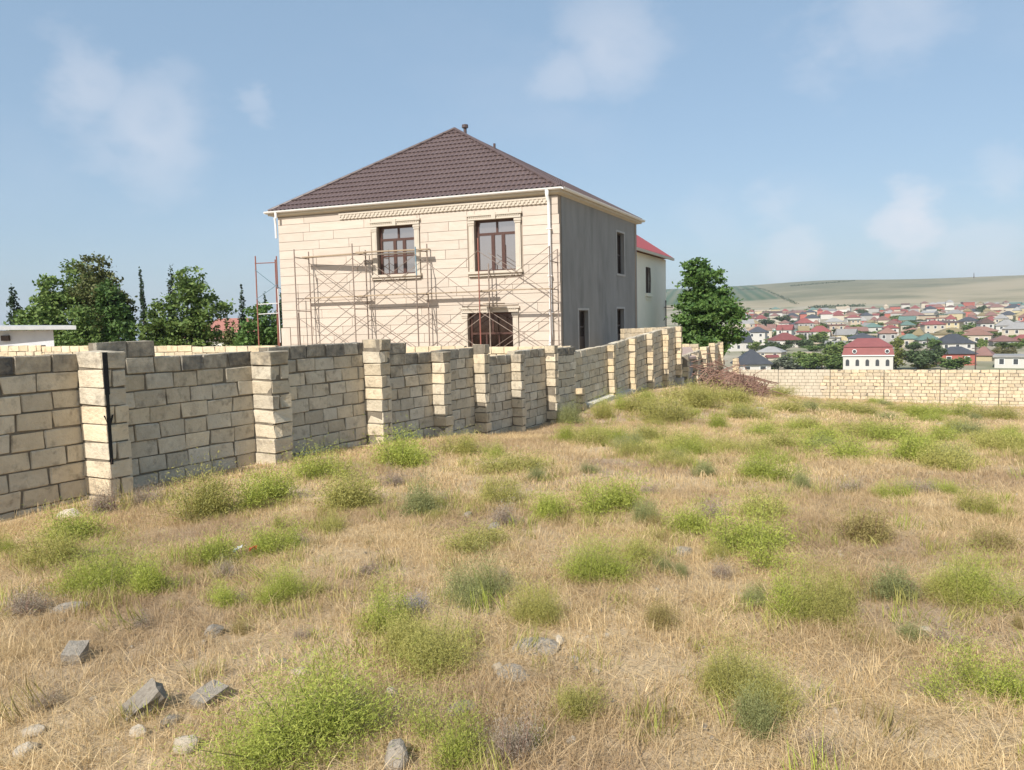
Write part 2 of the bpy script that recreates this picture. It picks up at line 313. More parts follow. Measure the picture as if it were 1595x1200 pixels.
# ------------------------------------------------------------------ dry grass
def tuft(seed, n, hgt, rad, wid, flat=0.0):
    g = np.random.default_rng(seed); V = []; F = []; T = []
    for i in range(n):
        a = g.uniform(0, 6.283); r = rad*math.sqrt(g.uniform()); b = np.array((r*math.cos(a), r*math.sin(a), -.01))
        h = hgt*g.uniform(.45, 1.15); la = g.uniform(0, 6.283); le = h*abs(g.normal(.35, .35)) + flat*h*g.uniform(.6, 1.6)
        d = np.array((math.cos(la), math.sin(la), 0)); z = h*(1-.75*flat*g.uniform(.6, 1.1))
        s = np.array((-d[1], d[0], 0)) if g.uniform() < .5 else d*.7+np.array((-d[1], d[0], 0))*.7
        w = wid*g.uniform(.6, 1.3); k = len(V); p1 = b + d*le*.35 + np.array((0, 0, z*.6)); p2 = b + d*le + np.array((0, 0, z))
        V += [b-s*w, b+s*w, p1-s*w*.8, p1+s*w*.8, p2]; F += [(k, k+1, k+3), (k, k+3, k+2), (k+2, k+3, k+4)]; T += [g.uniform()]*5
    return npmesh('grass_tuft', np.array(V), np.array(F), M['straw'], {'tint': T})
def instancer(name, pts, rot, scl, idx, meshes, label):
    c = bpy.data.collections.new(name+'_blades')
    for k, me in enumerate(meshes): c.objects.link(bpy.data.objects.new('%s_%02d' % (name, k), me))
    m = bpy.data.meshes.new(name); m.vertices.add(len(pts)); m.vertices.foreach_set('co', pts.astype(np.float32).ravel())
    for nm, ty, key, dat in (('rot', 'FLOAT_VECTOR', 'vector', rot), ('scl', 'FLOAT_VECTOR', 'vector', scl), ('idx', 'INT', 'value', idx)):
        a = m.attributes.new(nm, ty, 'POINT'); a.data.foreach_set(key, np.asarray(dat, np.int32 if ty == 'INT' else np.float32).ravel())
    o = bpy.data.objects.new(name, m); link(o)
    ng = bpy.data.node_groups.new(name, 'GeometryNodeTree'); ng.interface.new_socket('Geometry', in_out='INPUT', socket_type='NodeSocketGeometry'); ng.interface.new_socket('Geometry', in_out='OUTPUT', socket_type='NodeSocketGeometry')
    n, l = ng.nodes, ng.links; gi, go = n.new('NodeGroupInput'), n.new('NodeGroupOutput'); ip = n.new('GeometryNodeInstanceOnPoints'); ci = n.new('GeometryNodeCollectionInfo')
    ci.inputs['Collection'].default_value = c; ci.inputs['Separate Children'].default_value = True; ci.inputs['Reset Children'].default_value = True
    def na(nm, ty):
        a = n.new('GeometryNodeInputNamedAttribute'); a.data_type = ty; a.inputs['Name'].default_value = nm; return a.outputs['Attribute']
    er = n.new('FunctionNodeEulerToRotation'); l.new(na('rot', 'FLOAT_VECTOR'), er.inputs[0])
    l.new(gi.outputs[0], ip.inputs['Points']); l.new(ci.outputs[0], ip.inputs['Instance']); ip.inputs['Pick Instance'].default_value = True
    l.new(na('idx', 'INT'), ip.inputs['Instance Index']); l.new(er.outputs[0], ip.inputs['Rotation']); l.new(na('scl', 'FLOAT_VECTOR'), ip.inputs['Scale']); l.new(ip.outputs[0], go.inputs[0])
    md = o.modifiers.new('scatter', 'NODES'); md.node_group = ng
    return tag(o, label, 'grass', kind='stuff')
WALL_LINE = np.array([(-9.9,-1.0),(-4.93,8.77),(-3.71,10.97),(-2.54,13.15),(-1.54,14.82),(-.8,16.2),(.0,17.65),(.85,19.3),(1.72,20.8),(2.85,22.9),(6.2,29.3),(6.4,29.8),(13.7,50.5)])
BARE = [(.9,3.4,.5,.35),(1.5,3.1,.7,.3),(-1.2,5.4,.5,.5),(-2.0,3.5,.4,.4),(6,6.6,.9,.5),(5.5,13,1.6,.5),(10,14.5,2,.7),(12,11,1.5,.6),(2.2,4.2,.5,.3),(-.3,4.6,.5,.3),(8.5,10,1.2,.4),(14,20,2.5,1),(17,16,2,1)]
def scatter(n, y0, y1, name, meshes, label, s0, s1):
    u = rng.uniform(-.80, .80, n*3); y = np.sqrt(rng.uniform(y0**2, y1**2, n*3)); x = u*y
    wx = np.interp(y, WALL_LINE[:, 1], WALL_LINE[:, 0]); ok = (x > wx+.22)
    fy = 50.4 + (x-14.28)*(-.356); ok &= (y < fy-.2)
    for bx, by, ba_, bb in BARE: ok &= ~((((x-bx)/ba_)**2+((y-by)/bb)**2 < 1) & (rng.uniform(size=len(x)) < .4))
    cl = np.sin(x*2.1+np.sin(y*1.3)*2)*np.sin(y*1.7+np.sin(x*.9)*2); ok &= rng.uniform(size=len(x)) < .72+.28*cl
    x, y = x[ok][:n], y[ok][:n]; k = len(x); z = height(x, y)
    rot = np.stack((rng.normal(0, .12, k), rng.normal(0, .12, k), rng.uniform(0, 6.283, k)), 1)
    s = rng.uniform(s0, s1, k); scl = np.stack((s, s, s*rng.uniform(.7, 1.15, k)), 1)
    return instancer(name, np.stack((x, y, z), 1), rot, scl, rng.integers(0, len(meshes), k), meshes, label)
tn = [tuft(100+k, 32, .08, .12, .0013) for k in range(5)] + [tuft(120+k, 38, .13, .17, .0013, .95) for k in range(7)]
tm = [tuft(140+k, 24, .085, .17, .0024) for k in range(6)] + [tuft(150+k, 26, .12, .22, .0024, .9) for k in range(4)]
tf = [tuft(160+k, 24, .085, .38, .006) for k in range(6)] + [tuft(170+k, 22, .12, .42, .006, .7) for k in range(3)]
scatter(10500, 1.6, 8, 'dry_grass', tn, 'thick straw-coloured dry grass covering the foreground of the field', .75, 1.25)
scatter(12500, 8, 19, 'dry_grass', tm, 'straw-coloured dry grass in the middle of the field', .8, 1.3)
scatter(10000, 19, 51, 'dry_grass', tf, 'pale dry grass stretching towards the far block wall', .8, 1.4)
# ------------------------------------------------------------------ block walls
random.seed(4)
def block_mesh(seed, L=.4, H=.195, D=.2):
    r = random.Random(seed); bm = bmesh.new(); bmesh.ops.create_cube(bm, size=1)
    for v in bm.verts: v.co = Vector((v.co.x*L, v.co.y*D, v.co.z*H))
    bmesh.ops.bevel(bm, geom=bm.edges[:], offset=.008, segments=1, affect='EDGES')
    for v in bm.verts: v.co += Vector((r.uniform(-.008, .008), r.uniform(-.005, .005), r.uniform(-.006, .006)))
    for _ in range(3):                                            # chipped corners
        c = r.choice(list(bm.verts)).co.copy()
        for v in bm.verts:
            if (v.co-c).length < .03: v.co *= r.uniform(.9, .97)
    m = bpy.data.meshes.new('stone_block'); bm.to_mesh(m); bm.free(); m.materials.append(M['stone']); return m
BLK = [block_mesh(k) for k in range(10)]
def put_block(parent, c, ax, L, H, D, tint=(1, 1, 1), weather=0.0, slope=0.0, rng_=random, name='stone_block'):
    o = bpy.data.objects.new(name, rng_.choice(BLK)); yaw = math.atan2(ax[1], ax[0])
    o.rotation_euler = Euler((rng_.gauss(0, .009), -slope+rng_.gauss(0, .011), yaw + rng_.gauss(0, .012) + (math.pi if rng_.random() < .5 else 0)))
    if abs(((o.rotation_euler.z-yaw) % 6.283)-math.pi) < .5: o.rotation_euler.y = slope
    o.location = c; o.scale = (L/.4, D/.2, H/.195); o.color = (*tint, weather); link(o)
    o.parent = parent; return o
def frame(A, B):
    A, B = Vector(A[:2]), Vector(B[:2]); t = (B-A).normalized(); n = Vector((t.y, -t.x)); L = (B-A).length
    def fr(s, z, d): return (A.x+t.x*s+n.x*d, A.y+t.y*s+n.y*d, z)
    return fr, t, n, L
CH = .207
def tintof(r, warm=0.0):
    k = r.uniform(.88, 1.06); w = r.uniform(-.03, .03)+warm; return (k*(1+w), k, k*(1-w*1.6))
def panel(root, A, B, top, bottom, slope=0.0, th=.2, warm=0.0, weather=(.75, .35, .12), skip_top=0, rows=None, seed=1, lmin=.33, lmax=.45, name='wall_panel', extra=None, blocks=True, maxd=99, cut=None):
    """one stretch of wall: a mortar core with stone blocks set proud of it; outward face at d=0"""
    r = random.Random(seed); fr, t, n, L = frame(A, B); mb = MB(); h = lambda s: top+slope*s
    mb.hexa([fr(.002, bottom, -.02), fr(L-.002, bottom, -.02), fr(L-.002, bottom, -th+.013), fr(.002, bottom, -th+.013), fr(.002, h(0)-.012, -.02), fr(L-.002, h(L)-.012, -.02), fr(L-.002, h(L)-.012, -th+.013), fr(.002, h(0)-.012, -th+.013)])
    core = mb.build(name, M['mortar'], root)
    nrow = rows or int((top-bottom)/CH)+1
    for k in range(nrow):
        s = 0.0; zc = top-CH*(k+.5)
        off = r.uniform(.1, .35) if k % 2 else 0
        while s < L-.02:
            l = r.uniform(lmin, lmax)
            if off: l, off = off, 0
            if L-(s+l) < .14: l = L-s
            w = weather[min(k, len(weather)-1)]*r.uniform(.5, 1.2) if k < 4 else weather[-1]*r.uniform(0, 1)
            gap = .013
            put_block(core, fr(s+l/2, zc+slope*(s+l/2)+r.uniform(-.003, .003), -th/2+r.uniform(-.008, .01)), t, l-gap, CH-gap*.85, th, tintof(r, warm), w, math.atan(slope), r); s += l
    if extra:
        s0, s1 = extra; s = s0; mb2 = MB().fbox(fr, s0+.02, s1-.02, top-.02, top+CH-.012, -th+.013, -.013); c2 = mb2.build('wall_panel', M['mortar'], root)
        while s < s1-.05:
            l = min(r.uniform(.36, .46), s1-s); put_block(c2, fr(s+l/2, top+CH*.5, -th/2), t, l-.012, CH-.01, th, tintof(r), weather[0]*.9, 0, r); s += l
    return core
def pillar(root, P, t, n, top, bottom, w=.4, p=.32, warm=0.0, weather=.6, seed=1, jit=1.0):
    """P: outer near corner; runs w along t and p back towards the wall plane"""
    r = random.Random(seed); fr = lambda s, z, d: (P[0]+t.x*s+n.x*d, P[1]+t.y*s+n.y*d, z)
    core = MB().fbox(fr, .022, w-.022, bottom, top-.012, -p-.02, -.022).build('pillar', M['mortar'], root)
    k = 0; z = top
    while z > bottom:
        wt = (weather*r.uniform(.8, 1.2) if k == 0 else weather*.3*r.random() if k < 3 else 0.0)
        j = r.uniform(-.02, .02)*jit
        if k % 2 == 0: put_block(core, fr(w/2+j, z-CH/2, -p/2+r.uniform(-.018, .018)*jit), n, p+.01, CH-.016, w-.004, tintof(r, warm+.02), wt, 0, r)
        else:
            q = r.choice((.5, .62, .4))
            put_block(core, fr(w*q/2+j, z-CH/2, -p/2+r.uniform(-.015, .02)*jit), n, p+.01, CH-.016, w*q-.014, tintof(r, warm+.02), wt, 0, r)
            put_block(core, fr(w*(1+q)/2+j, z-CH/2, -p/2+r.uniform(-.02, .012)*jit), n, p+.01, CH-.016, w*(1-q)-.014, tintof(r, warm+.02), wt, 0, r)
        z -= CH; k += 1
    return core, fr
# near run, pillar corners as surveyed (x, y, top z, projection, width)
PA = [(-7.4, 3.25, 1.44, .4, .3), (-4.56, 8.57, 1.44, .46, .30), (-3.38, 10.79, 1.33, .38, .38), (-2.21, 12.98, 1.43, .37, .29), (-1.30, 14.69, 1.13, .27, .29), (-.56, 16.09, 1.22, .28, .23), (.21, 17.53, .94, .26, .23), (1.08, 19.17, 1.07, .27, .23), (1.9, 20.71, .97, .2, .2)]
PANEL_TOP = [1.42, 1.33, 1.38, 1.13, 1.15, .93, 1.0, .97]
wallA = empty('stone_wall', (-2.4, 13, hz(-2.4, 13)))
tag(wallA, 'weathered grey block wall with projecting pillars and dark-stained top course', 'wall')
for k in range(len(PA)-1):
    P, Q = PA[k], PA[k+1]; fr, t, n, L = frame(P, Q)
    gz = min(hz(P[0], P[1]), hz(Q[0], Q[1]), hz((P[0]+Q[0])/2, (P[1]+Q[1])/2))-.25
    A = Vector(P[:2])-n*P[3]; B = Vector(Q[:2])-n*Q[3]
    ex = {1: (.0, .78), 3: (.02, .95)}.get(k)
    panel(wallA, A + t*(P[4]-.04), B + t*.04, PANEL_TOP[k], gz, seed=20+k, extra=ex, weather=(.95, .45, .15, .02) if k < 4 else (.85, .35, .08, .02))
    if k > 0:
        core, pf = pillar(wallA, P, t, n, P[2], hz(P[0], P[1])-.3, seed=50+k, p=P[3], w=P[4], jit=.25 if k == 1 else 1.0)
        if k == 1:                                                # black painted stroke with a fork at its foot
            MB().fbox(pf, .02, .06, .16, 1.42, .0, .0105).build('paint_stroke', M['paint'], core); MB().fbox(pf, .012, .07, .95, 1.425, .0, .0125).build('paint_stroke', M['paint'], core)
            for sgn in (-1, 1):
                MB().hexa([pf(.04+sgn*.045, .72, .0125), pf(.04+sgn*.06, .72, .0125), pf(.04+sgn*.06, .72, .0), pf(.04+sgn*.045, .72, .0), pf(.03, .58, .0125), pf(.05, .58, .0125), pf(.05, .58, .0), pf(.03, .58, .0)]).build('paint_stroke', M['paint'], core)
# taller second run on a cement plinth, its courses climbing with the slope
PB = [(1.9, 20.71, .85, .2, .2), (3.03, 22.83, .93, .2, .2), (3.93, 24.53, 1.06, .2, .2), (4.78, 26.12, 1.18, .2, .2), (5.63, 27.72, 1.3, .2, .2), (6.42, 29.2, 1.37, .22, .22)]
wallB = empty('stone_wall', (4, 24.8, hz(4, 24.8)))
tag(wallB, 'pale block wall with sloping top, close-set pillars and cement plinth beside the grey side wall', 'wall')
for k in range(len(PB)-1):
    P, Q = PB[k], PB[k+1]; fr, t, n, L = frame(P, Q); A = Vector(P[:2])-n*.2; B = Vector(Q[:2])-n*.2
    sl = (Q[2]-P[2])/L; g0, g1 = hz(*P[:2]), hz(*Q[:2]); bot = min(g0, g1)-.3
    panel(wallB, A+t*(.17 if k else -.05), B+t*.04, P[2]-.01+(sl*.17 if k else 0), bot, slope=sl, seed=70+k, weather=(.3, .15, .08, .15), warm=.01)
    if k: pillar(wallB, P, t, n, P[2], g0-.2, seed=90+k, weather=.2, p=.2, w=.2, warm=.05)
    fr2, *_ = frame(A, B); e0 = .05 if k else .45
    if k < 2: MB().hexa([fr2(e0, g0-.3, .24), fr2(L, g1-.3, .24), fr2(L, g1-.3, -.01), fr2(e0, g0-.3, -.01), fr2(e0, g0+.10, .22), fr2(L, g1+.13, .22), fr2(L, g1+.16, -.01), fr2(e0, g0+.13, -.01)]).build('plinth', M['ledge'], wallB)
fr, t, n, L = frame(PB[0], PB[1]); pillar(wallB, PB[0], t, n, hz(*PB[0][:2])+.62, hz(*PB[0][:2])-.1, w=.22, p=.2, seed=99, weather=.05, warm=.06)
fr, t, n, L = frame(PB[4], PB[5]); pillar(wallB, PB[5], t, n, PB[5][2], hz(*PB[5][:2])-.3, seed=98, weather=.1, w=.24, p=.22, warm=.05)
MB().fbox(frame(PB[5], (PB[5][0]+t.x, PB[5][1]+t.y))[0], -.05, .3, hz(*PB[5][:2])-.3, hz(*PB[5][:2])+.3, -.3, .05).build('plinth', M['cement'], wallB)
# return wall behind the last pillar
wr = empty('stone_wall', (5.5, 30, hz(5.5, 30))); tag(wr, 'short block return wall behind the last tall pillar, below the cream house', 'wall')
panel(wr, (4.85, 34.2), (6.22, 29.7), 1.27, hz(5, 31)-.3, slope=.02, seed=120, rows=6, weather=(.15, .1, .05), warm=.03)
# lower run down to the corner, then the far wall
C0, C1 = (6.62, 29.7), (13.95, 50.45)
wallC = empty('stone_wall', (10, 39, hz(10, 39))); tag(wallC, 'lower block wall with slim pillars running down behind the heap of brushwood', 'wall')
fr, t, n, L = frame(C0, C1); NB = 6
for k in range(NB):
    A = fr(L*k/NB, 0, -.3); B = fr(L*(k+1)/NB, 0, -.3); tp = .1-.1*k/NB
    panel(wallC, A, B, tp, hz(B[0], B[1])-.3, seed=130+k, rows=8, weather=(.3, .2, .1), lmin=.38, lmax=.46)
for i, (yy, tz) in enumerate(((31.2, .12), (34.95, .1), (38.8, .22), (43.5, .25), (49.4, .12))):
    s = (yy-C0[1])/t.y; p = fr(s, 0, .0); pillar(wallC, p, t, n, tz, hz(p[0], p[1])-.3, seed=150+i, weather=.1, w=.34, p=.32, warm=.04)
F0, F1 = (14.28, 50.6), (40.5, 41.3)
wallF = empty('stone_wall', (26, 46.4, hz(26, 46.4))); tag(wallF, 'low straight wall of cream limestone blocks closing off the far end of the field', 'wall')
fr, t, n, L = frame(F0, F1); r = random.Random(77); made = []; NP = 9; rest = MB()
for k in range(NP):
    a, b = L*k/NP, L*(k+1)/NP; ztop = -1.75-.06*(a/L); zb = min(hz(*fr(a, 0, 0)[:2]), hz(*fr(b, 0, 0)[:2]))-.3
    core = MB().fbox(fr, a+.012, b-.012, zb, ztop-.012, -.187, -.013).build('wall_panel', M['mortar'], wallF)
    for row in range(int((ztop-zb)/CH)+1):
        s = a+.012; zc = ztop-CH*(row+.5); off = r.uniform(.12, .3) if row % 2 else 0
        while s < b-.03:
            l = r.uniform(.36, .46)
            if off: l, off = off, 0
            if b-.012-(s+l) < .15: l = b-.012-s
            made.append((core, s, l, zc, row)); s += l
vis = [m for m in made if 5.6 < m[1] < 17.4 and m[4] < 10][::-1][:300]; vs_ = set(id(m) for m in vis)
for m_ in made:
    core, s, l, zc, row = m_
    if id(m_) in vs_: put_block(core, fr(s+l/2, zc, -.1+r.uniform(-.004, .004)), t, l-.024, CH-.022, .2, tintof(r, .05), .1*r.random(), 0, r)
    else: rest.fbox(fr, s+.012, s+l-.012, zc-CH/2+.011, zc+CH/2-.011, -.2, r.uniform(-.003, .003))
M['stone_far'] = mat('cream_limestone', (.48, .42, .32), (.62, .55, .43), scale=2.4, rough=.95, bump=.4, bscale=20)
ro = rest.build('stone_blocks', M['stone_far'], wallF); ro['kind'] = 'stuff'
pillar(wallF, (14.45, 50.35), t, n, -1.0, hz(14.4, 50.3)-.3, seed=180, weather=.05, w=.4, p=.4, warm=.05)
# neighbour's plot wall in front of the house
wl_ = empty('stone_wall', (-8, 24, hz(-8, 24))); tag(wl_, 'cream block plot wall standing between the weathered wall and the house', 'wall')
fr, t, n, L = frame((-22.0, 28.25), (1.62, 21.0)); NB = 8
for k in range(NB):
    A = fr(L*k/NB, 0, 0); B = fr(L*(k+1)/NB, 0, 0); tz = 1.3-.31*k/(NB-1)
    panel(wl_, A, B, tz, hz(A[0], A[1])-.3, seed=200+k, rows=3, weather=(.12, .05, .02), warm=.05, lmin=.38, lmax=.45)
# ------------------------------------------------------------------ the house
FL, FR_, BR = Vector((-10.146, 34.433)), Vector((1.926, 30.0)), Vector((6.554, 39.943)); BL = FL + (BR-FR_); ZT, ZB = 6.53, -.5
house = empty('house', ((FL.x+BR.x)/2, (FL.y+BR.y)/2, hz(-1.8, 35)))
tag(house, 'two-storey house half clad in cream stone with brown tiled hip roof, behind scaffolding', 'house')
ff, ft, fn, FW = frame(FL, FR_); sf, st_, sn_, SW = frame(FR_, BR); bf, _, _, BW = frame(BR, BL); lf, _, _, LW = frame(BL, FL)
def rects_minus(s0, s1, z0, z1, holes):
    xs = sorted({s0, s1, *[min(max(h[i], s0), s1) for h in holes for i in (0, 1)]}); res = []
    for a, b in zip(xs[:-1], xs[1:]):
        if b-a < 1e-4: continue
        zs = sorted((h[2], h[3]) for h in holes if h[0] < b-1e-4 and h[1] > a+1e-4); z = z0
        for h0, h1 in zs:
            if h1 <= z0 or h0 >= z1: continue
            if h0 > z+1e-4: res.append((a, b, z, min(h0, z1)))
            z = max(z, h1)
        if z < z1-1e-4: res.append((a, b, z, z1))
    out = []
    for q in res:                                                 # merge neighbours of equal height
        if out and abs(out[-1][1]-q[0]) < 1e-4 and abs(out[-1][2]-q[2]) < 1e-4 and abs(out[-1][3]-q[3]) < 1e-4: out[-1] = (out[-1][0], q[1], q[2], q[3])
        else: out.append(q)
    return out
W1, W2, W3 = (4.94, 6.70, 3.77, 5.78), (9.36, 11.11, 3.72, 5.75), (8.97, 10.93, .55, 2.08)
FH = [W1, W2, W3]
mb = MB()
for q in rects_minus(0, FW, ZB, ZT, FH): mb.fbox(ff, *q, -.35, 0)
for q in rects_minus(0, BW, ZB, ZT, []): mb.fbox(bf, q[0]+.01, q[1]-.36, q[2], q[3], -.35, 0)
for q in rects_minus(0, LW, ZB, ZT, []): mb.fbox(lf, q[0]+.01, q[1]-.36, q[2], q[3], -.35, 0)
mb.build('wall', M['joint'], house)
S1, S2, S3 = (7.52, 8.72, 3.86, 5.82), (2.1, 3.3, ZB+.2, 2.1), (7.4, 8.6, ZB+.2, 2.2)
mb = MB()
for q in rects_minus(.36, SW, ZB, ZT, [S1, S2, S3]): mb.fbox(sf, *q, -.35, 0)
mb.build('plaster_wall', M['plaster'], house)['label'] = 'plain grey plastered side wall'
MB().hexa([ff(.4, ZT-.4, -.4), ff(FW-.4, ZT-.4, -.4), bf(.4, ZT-.4, -.4), bf(BW-.4, ZT-.4, -.4), ff(.4, ZT-.2, -.4), ff(FW-.4, ZT-.2, -.4), bf(.4, ZT-.2, -.4), bf(BW-.4, ZT-.2, -.4)]).build('ceiling_slab', M['cement'], house)
MB().hexa([ff(.4, 2.75, -.4), ff(FW-.4, 2.75, -.4), bf(.4, 2.75, -.4), bf(BW-.4, 2.75, -.4), ff(.4, 2.95, -.4), ff(FW-.4, 2.95, -.4), bf(.4, 2.95, -.4), bf(BW-.4, 2.95, -.4)]).build('floor_slab', M['cement'], house)
# cladding slabs, course by course
r = random.Random(9); SUR = [(4.66, 6.95, 3.55, 6.0), (9.06, 11.4, 3.5, 5.97), (8.74, 11.17, ZB, 2.36)]; zc0 = 6.15; CC = .3735; UM = {}
def slab_mesh():
    bm = bmesh.new(); bmesh.ops.create_cube(bm, size=1); m = bpy.data.meshes.new('cladding_slab'); bm.to_mesh(m); bm.free(); m.materials.append(M['clad']); return m
SLAB = slab_mesh()
def slab(s0, s1, z0, z1, thick=.04, d0=-.015):
    g = .008; o = bpy.data.objects.new('cladding_slab', SLAB); c = ff((s0+s1)/2, (z0+z1)/2, d0+thick/2)
    keepo = link(o); o.location = c; o.rotation_euler = (r.gauss(0, .0012), 0, math.atan2(ft.y, ft.x)); o.scale = (s1-s0-2*g, thick, z1-z0-2*g); keep(o, house)
k = -1
while True:
    z1 = zc0-CC*k; z0 = z1-CC
    if z1 < ZB+.2: break
    if k == -1: z1 = min(z1, ZT-.06)
    cuts = [.015]; s = r.uniform(.9, 1.9) if k % 2 else r.uniform(1.5, 2.1)
    while s < FW-.5: cuts.append(s); s += r.choice((1.5, 2.0, 2.4, 2.6))*r.uniform(.95, 1.05)
    cuts.append(FW+.03+(r.uniform(0, .03) if k > 0 else -.03))
    for a, b in zip(cuts[:-1], cuts[1:]):
        if z0 < 1.66 and a < .05:
            a = .42
            if b < a+.1: continue
        for q in rects_minus(a, b, max(z0, ZB), z1, SUR):
            if q[3]-q[2] > .03 and q[1]-q[0] > .03: slab(*q, thick=.04+r.uniform(-.002, .003))
    k += 1
for z0 in (.35, -.5): slab(-.06, .41, z0, z0+(1.3 if z0 > 0 else .84), .06)
# end slabs wrap the corner a little
mb = MB(); mb.fbox(ff, 3.17, 12.46, 6.19, 6.38, .002, .06); mb.fbox(ff, 3.15, 12.48, 6.38, 6.44, .0, .085)
cor = mb.build('cornice', M['trim'], house)
mb = MB()
s = 3.2
while s < 12.4:
    mb.fbox(ff, s, s+.065, 6.29, 6.37, .061, .10); mb.fbox(ff, s+.09, s+.17, 6.2, 6.28, .061, .10); s += .18
dn = mb.build('dentils', M['trim'], cor); dn['kind'] = 'stuff'
def surround(win, W, big=False):
    s0, s1, z0, z1 = W
    for a, b in ((s0-.22, s0), (s1, s1+.22)):
        m_ = MB().fbox(ff, a, b, z0, z1-.12, .0, .075)
        m_.fbox(ff, a-.02, b+.02, z1-.2, z1-.12, .0, .10); m_.fbox(ff, a-.035, b+.035, z1-.12, z1-.03, 0, .12); m_.fbox(ff, a+.05, b-.05, z0+.15, z1-.26, .075, .085)
        m_.build('pilaster', M['trim'], win)
    m_ = MB().fbox(ff, s0-.24, s1+.24, z1-.0, z1+.15, .0, .10); m_.fbox(ff, s0-.3, s1+.3, z1+.15, z1+.22, 0, .15); c = (s0+s1)/2; m_.fbox(ff, c-.09, c+.09, z1-.01, z1+.24, .0, .17)
    s = s0-.2
    while s < s1+.16:
        m_.fbox(ff, s, s+.045, z1+.09, z1+.15, .10, .125); s += .09
    m_.build('lintel', M['trim'], win)
    if not big:
        m_ = MB().fbox(ff, s0-.3, s1+.3, z0-.1, z0-.0, -.1, .2); m_.fbox(ff, s0-.24, s1+.24, z0-.2, z0-.1, 0, .13); m_.build('sill', M['trim'], win)
def wbar(fr, q, d0, d1, m_): m_.fbox(fr, *q, d0, d1)
def window_upper(W, split):
    s0, s1, z0, z1 = W; m_ = MB(); dp = -.2; e = .07; zt = z1-.55
    bars = [(s0, s0+e+.05, z0, z1), (s1-e, s1, z0, z1), (s0+e+.05, s1-e, z1-e-.02, z1), (s0+e+.05, s1-e, z0, z0+e), (s0+e+.05, s1-e, zt-.05, zt+.05)]
    x1, x2 = s0+.12+.38*(s1-s0-.19), s0+.12+.66*(s1-s0-.19); c = s0+.12+.5*(s1-s0-.19)
    bars += [(x1-.07, x1+.07, z0+e, zt-.05), (x2-.07, x2+.07, z0+e, zt-.05), (c-.04, c+.04, zt+.05, z1-e-.02)]
    lo = z0+e
    if split:
        zm = (z0+zt)/2+.05
        bars += [(s0+.12, x1-.07, zm-.03, zm+.03), (x1+.07, x2-.07, zm-.03, zm+.03), (x2+.07, s1-e, zm-.03, zm+.03)]
    for b in bars: m_.fbox(ff, *b, dp-.05, dp+.02)
    win = m_.build('window', M['wframe'], house)
    for a, b, zz0, zz1 in ((s0+.12, x1-.07, lo, zt-.05), (x1+.07, x2-.07, lo, zt-.05), (x2+.07, s1-e, lo, zt-.05), (s0+.12, c-.04, zt+.05, z1-e-.02), (c+.04, s1-e, zt+.05, z1-e-.02)):
        MB().fbox(ff, a-.005, b+.005, zz0-.005, zz1+.005, dp-.025, dp-.015).build('pane', M['pane'], win)
    surround(win, W); return win
window_upper(W1, True); window_upper(W2, False)
s0, s1, z0, z1 = W3; m_ = MB()
for b in ((s0, s0+.12, z0, z1), (s1-.08, s1, z0, z1), (s0+.12, s1-.08, z1-.1, z1), (s0+.12, s1-.08, 1.2, 1.28), (s0+.12, s1-.08, z0, z0+.08), (s0+.7, s0+.76, z0+.08, 1.2), (s0+1.25, s0+1.31, z0+.08, 1.2), (s0+.98, s0+1.05, 1.28, z1-.1)): m_.fbox(ff, *b, -.25, -.18)
w3 = m_.build('window', M['wframe'], house); w3['label'] = 'dark wide ground-floor window'
for a, b, zz0, zz1 in ((s0+.12, s0+.7, .63, 1.2), (s0+.76, s0+1.25, .63, 1.2), (s0+1.31, s1-.08, .63, 1.2), (s0+.12, s0+.98, 1.28, 1.98), (s0+1.05, s1-.08, 1.28, 1.98)):
    MB().fbox(ff, a-.005, b+.005, zz0-.005, zz1+.005, -.225, -.215).build('pane', M['pane_dark'], w3)
surround(w3, W3, True)
# openings of the plastered side
def side_open(W, kind):
    s0, s1, z0, z1 = W; m_ = MB(); e = .07
    for b in ((s0, s0+e, z0, z1), (s1-e, s1, z0, z1), (s0+e, s1-e, z1-e, z1), (s0+e, s1-e, z0, z0+e)): m_.fbox(sf, *b, -.24, -.17)
    if kind == 'door': m_.fbox(sf, s0+e, s1-e, z0+e, 1.0, -.22, -.19); m_.fbox(sf, (s0+s1)/2-.04, (s0+s1)/2+.04, 1.0, z1-e, -.24, -.17); m_.fbox(sf, s0+e, s1-e, 1.38, 1.44, -.24, -.17)
    else: m_.fbox(sf, (s0+s1)/2-.04, (s0+s1)/2+.04, z0+e, z1-e, -.24, -.17); m_.fbox(sf, s0+e, s1-e, 4.75, 4.82, -.24, -.172)
    w = m_.build('door' if kind == 'door' else 'window', M['door'], house)
    MB().fbox(sf, s0+e, s1-e, (1.0 if kind == 'door' else z0+e), z1-e, -.212, -.204).build('pane', M['pane_dark'], w)
    m2 = MB()
    for b in ((s0-.09, s0, z0, z1), (s1, s1+.09, z0, z1), (s0-.09, s1+.09, z1, z1+.09)): m2.fbox(sf, *b, -.001, .02)
    if kind != 'door': m2.fbox(sf, s0-.09, s1+.09, z0-.09, z0, -.001, .03)
    m2.build('reveal', M['plaster_trim'], w)
side_open(S1, 'window'); side_open(S2, 'door'); side_open(S3, 'door')
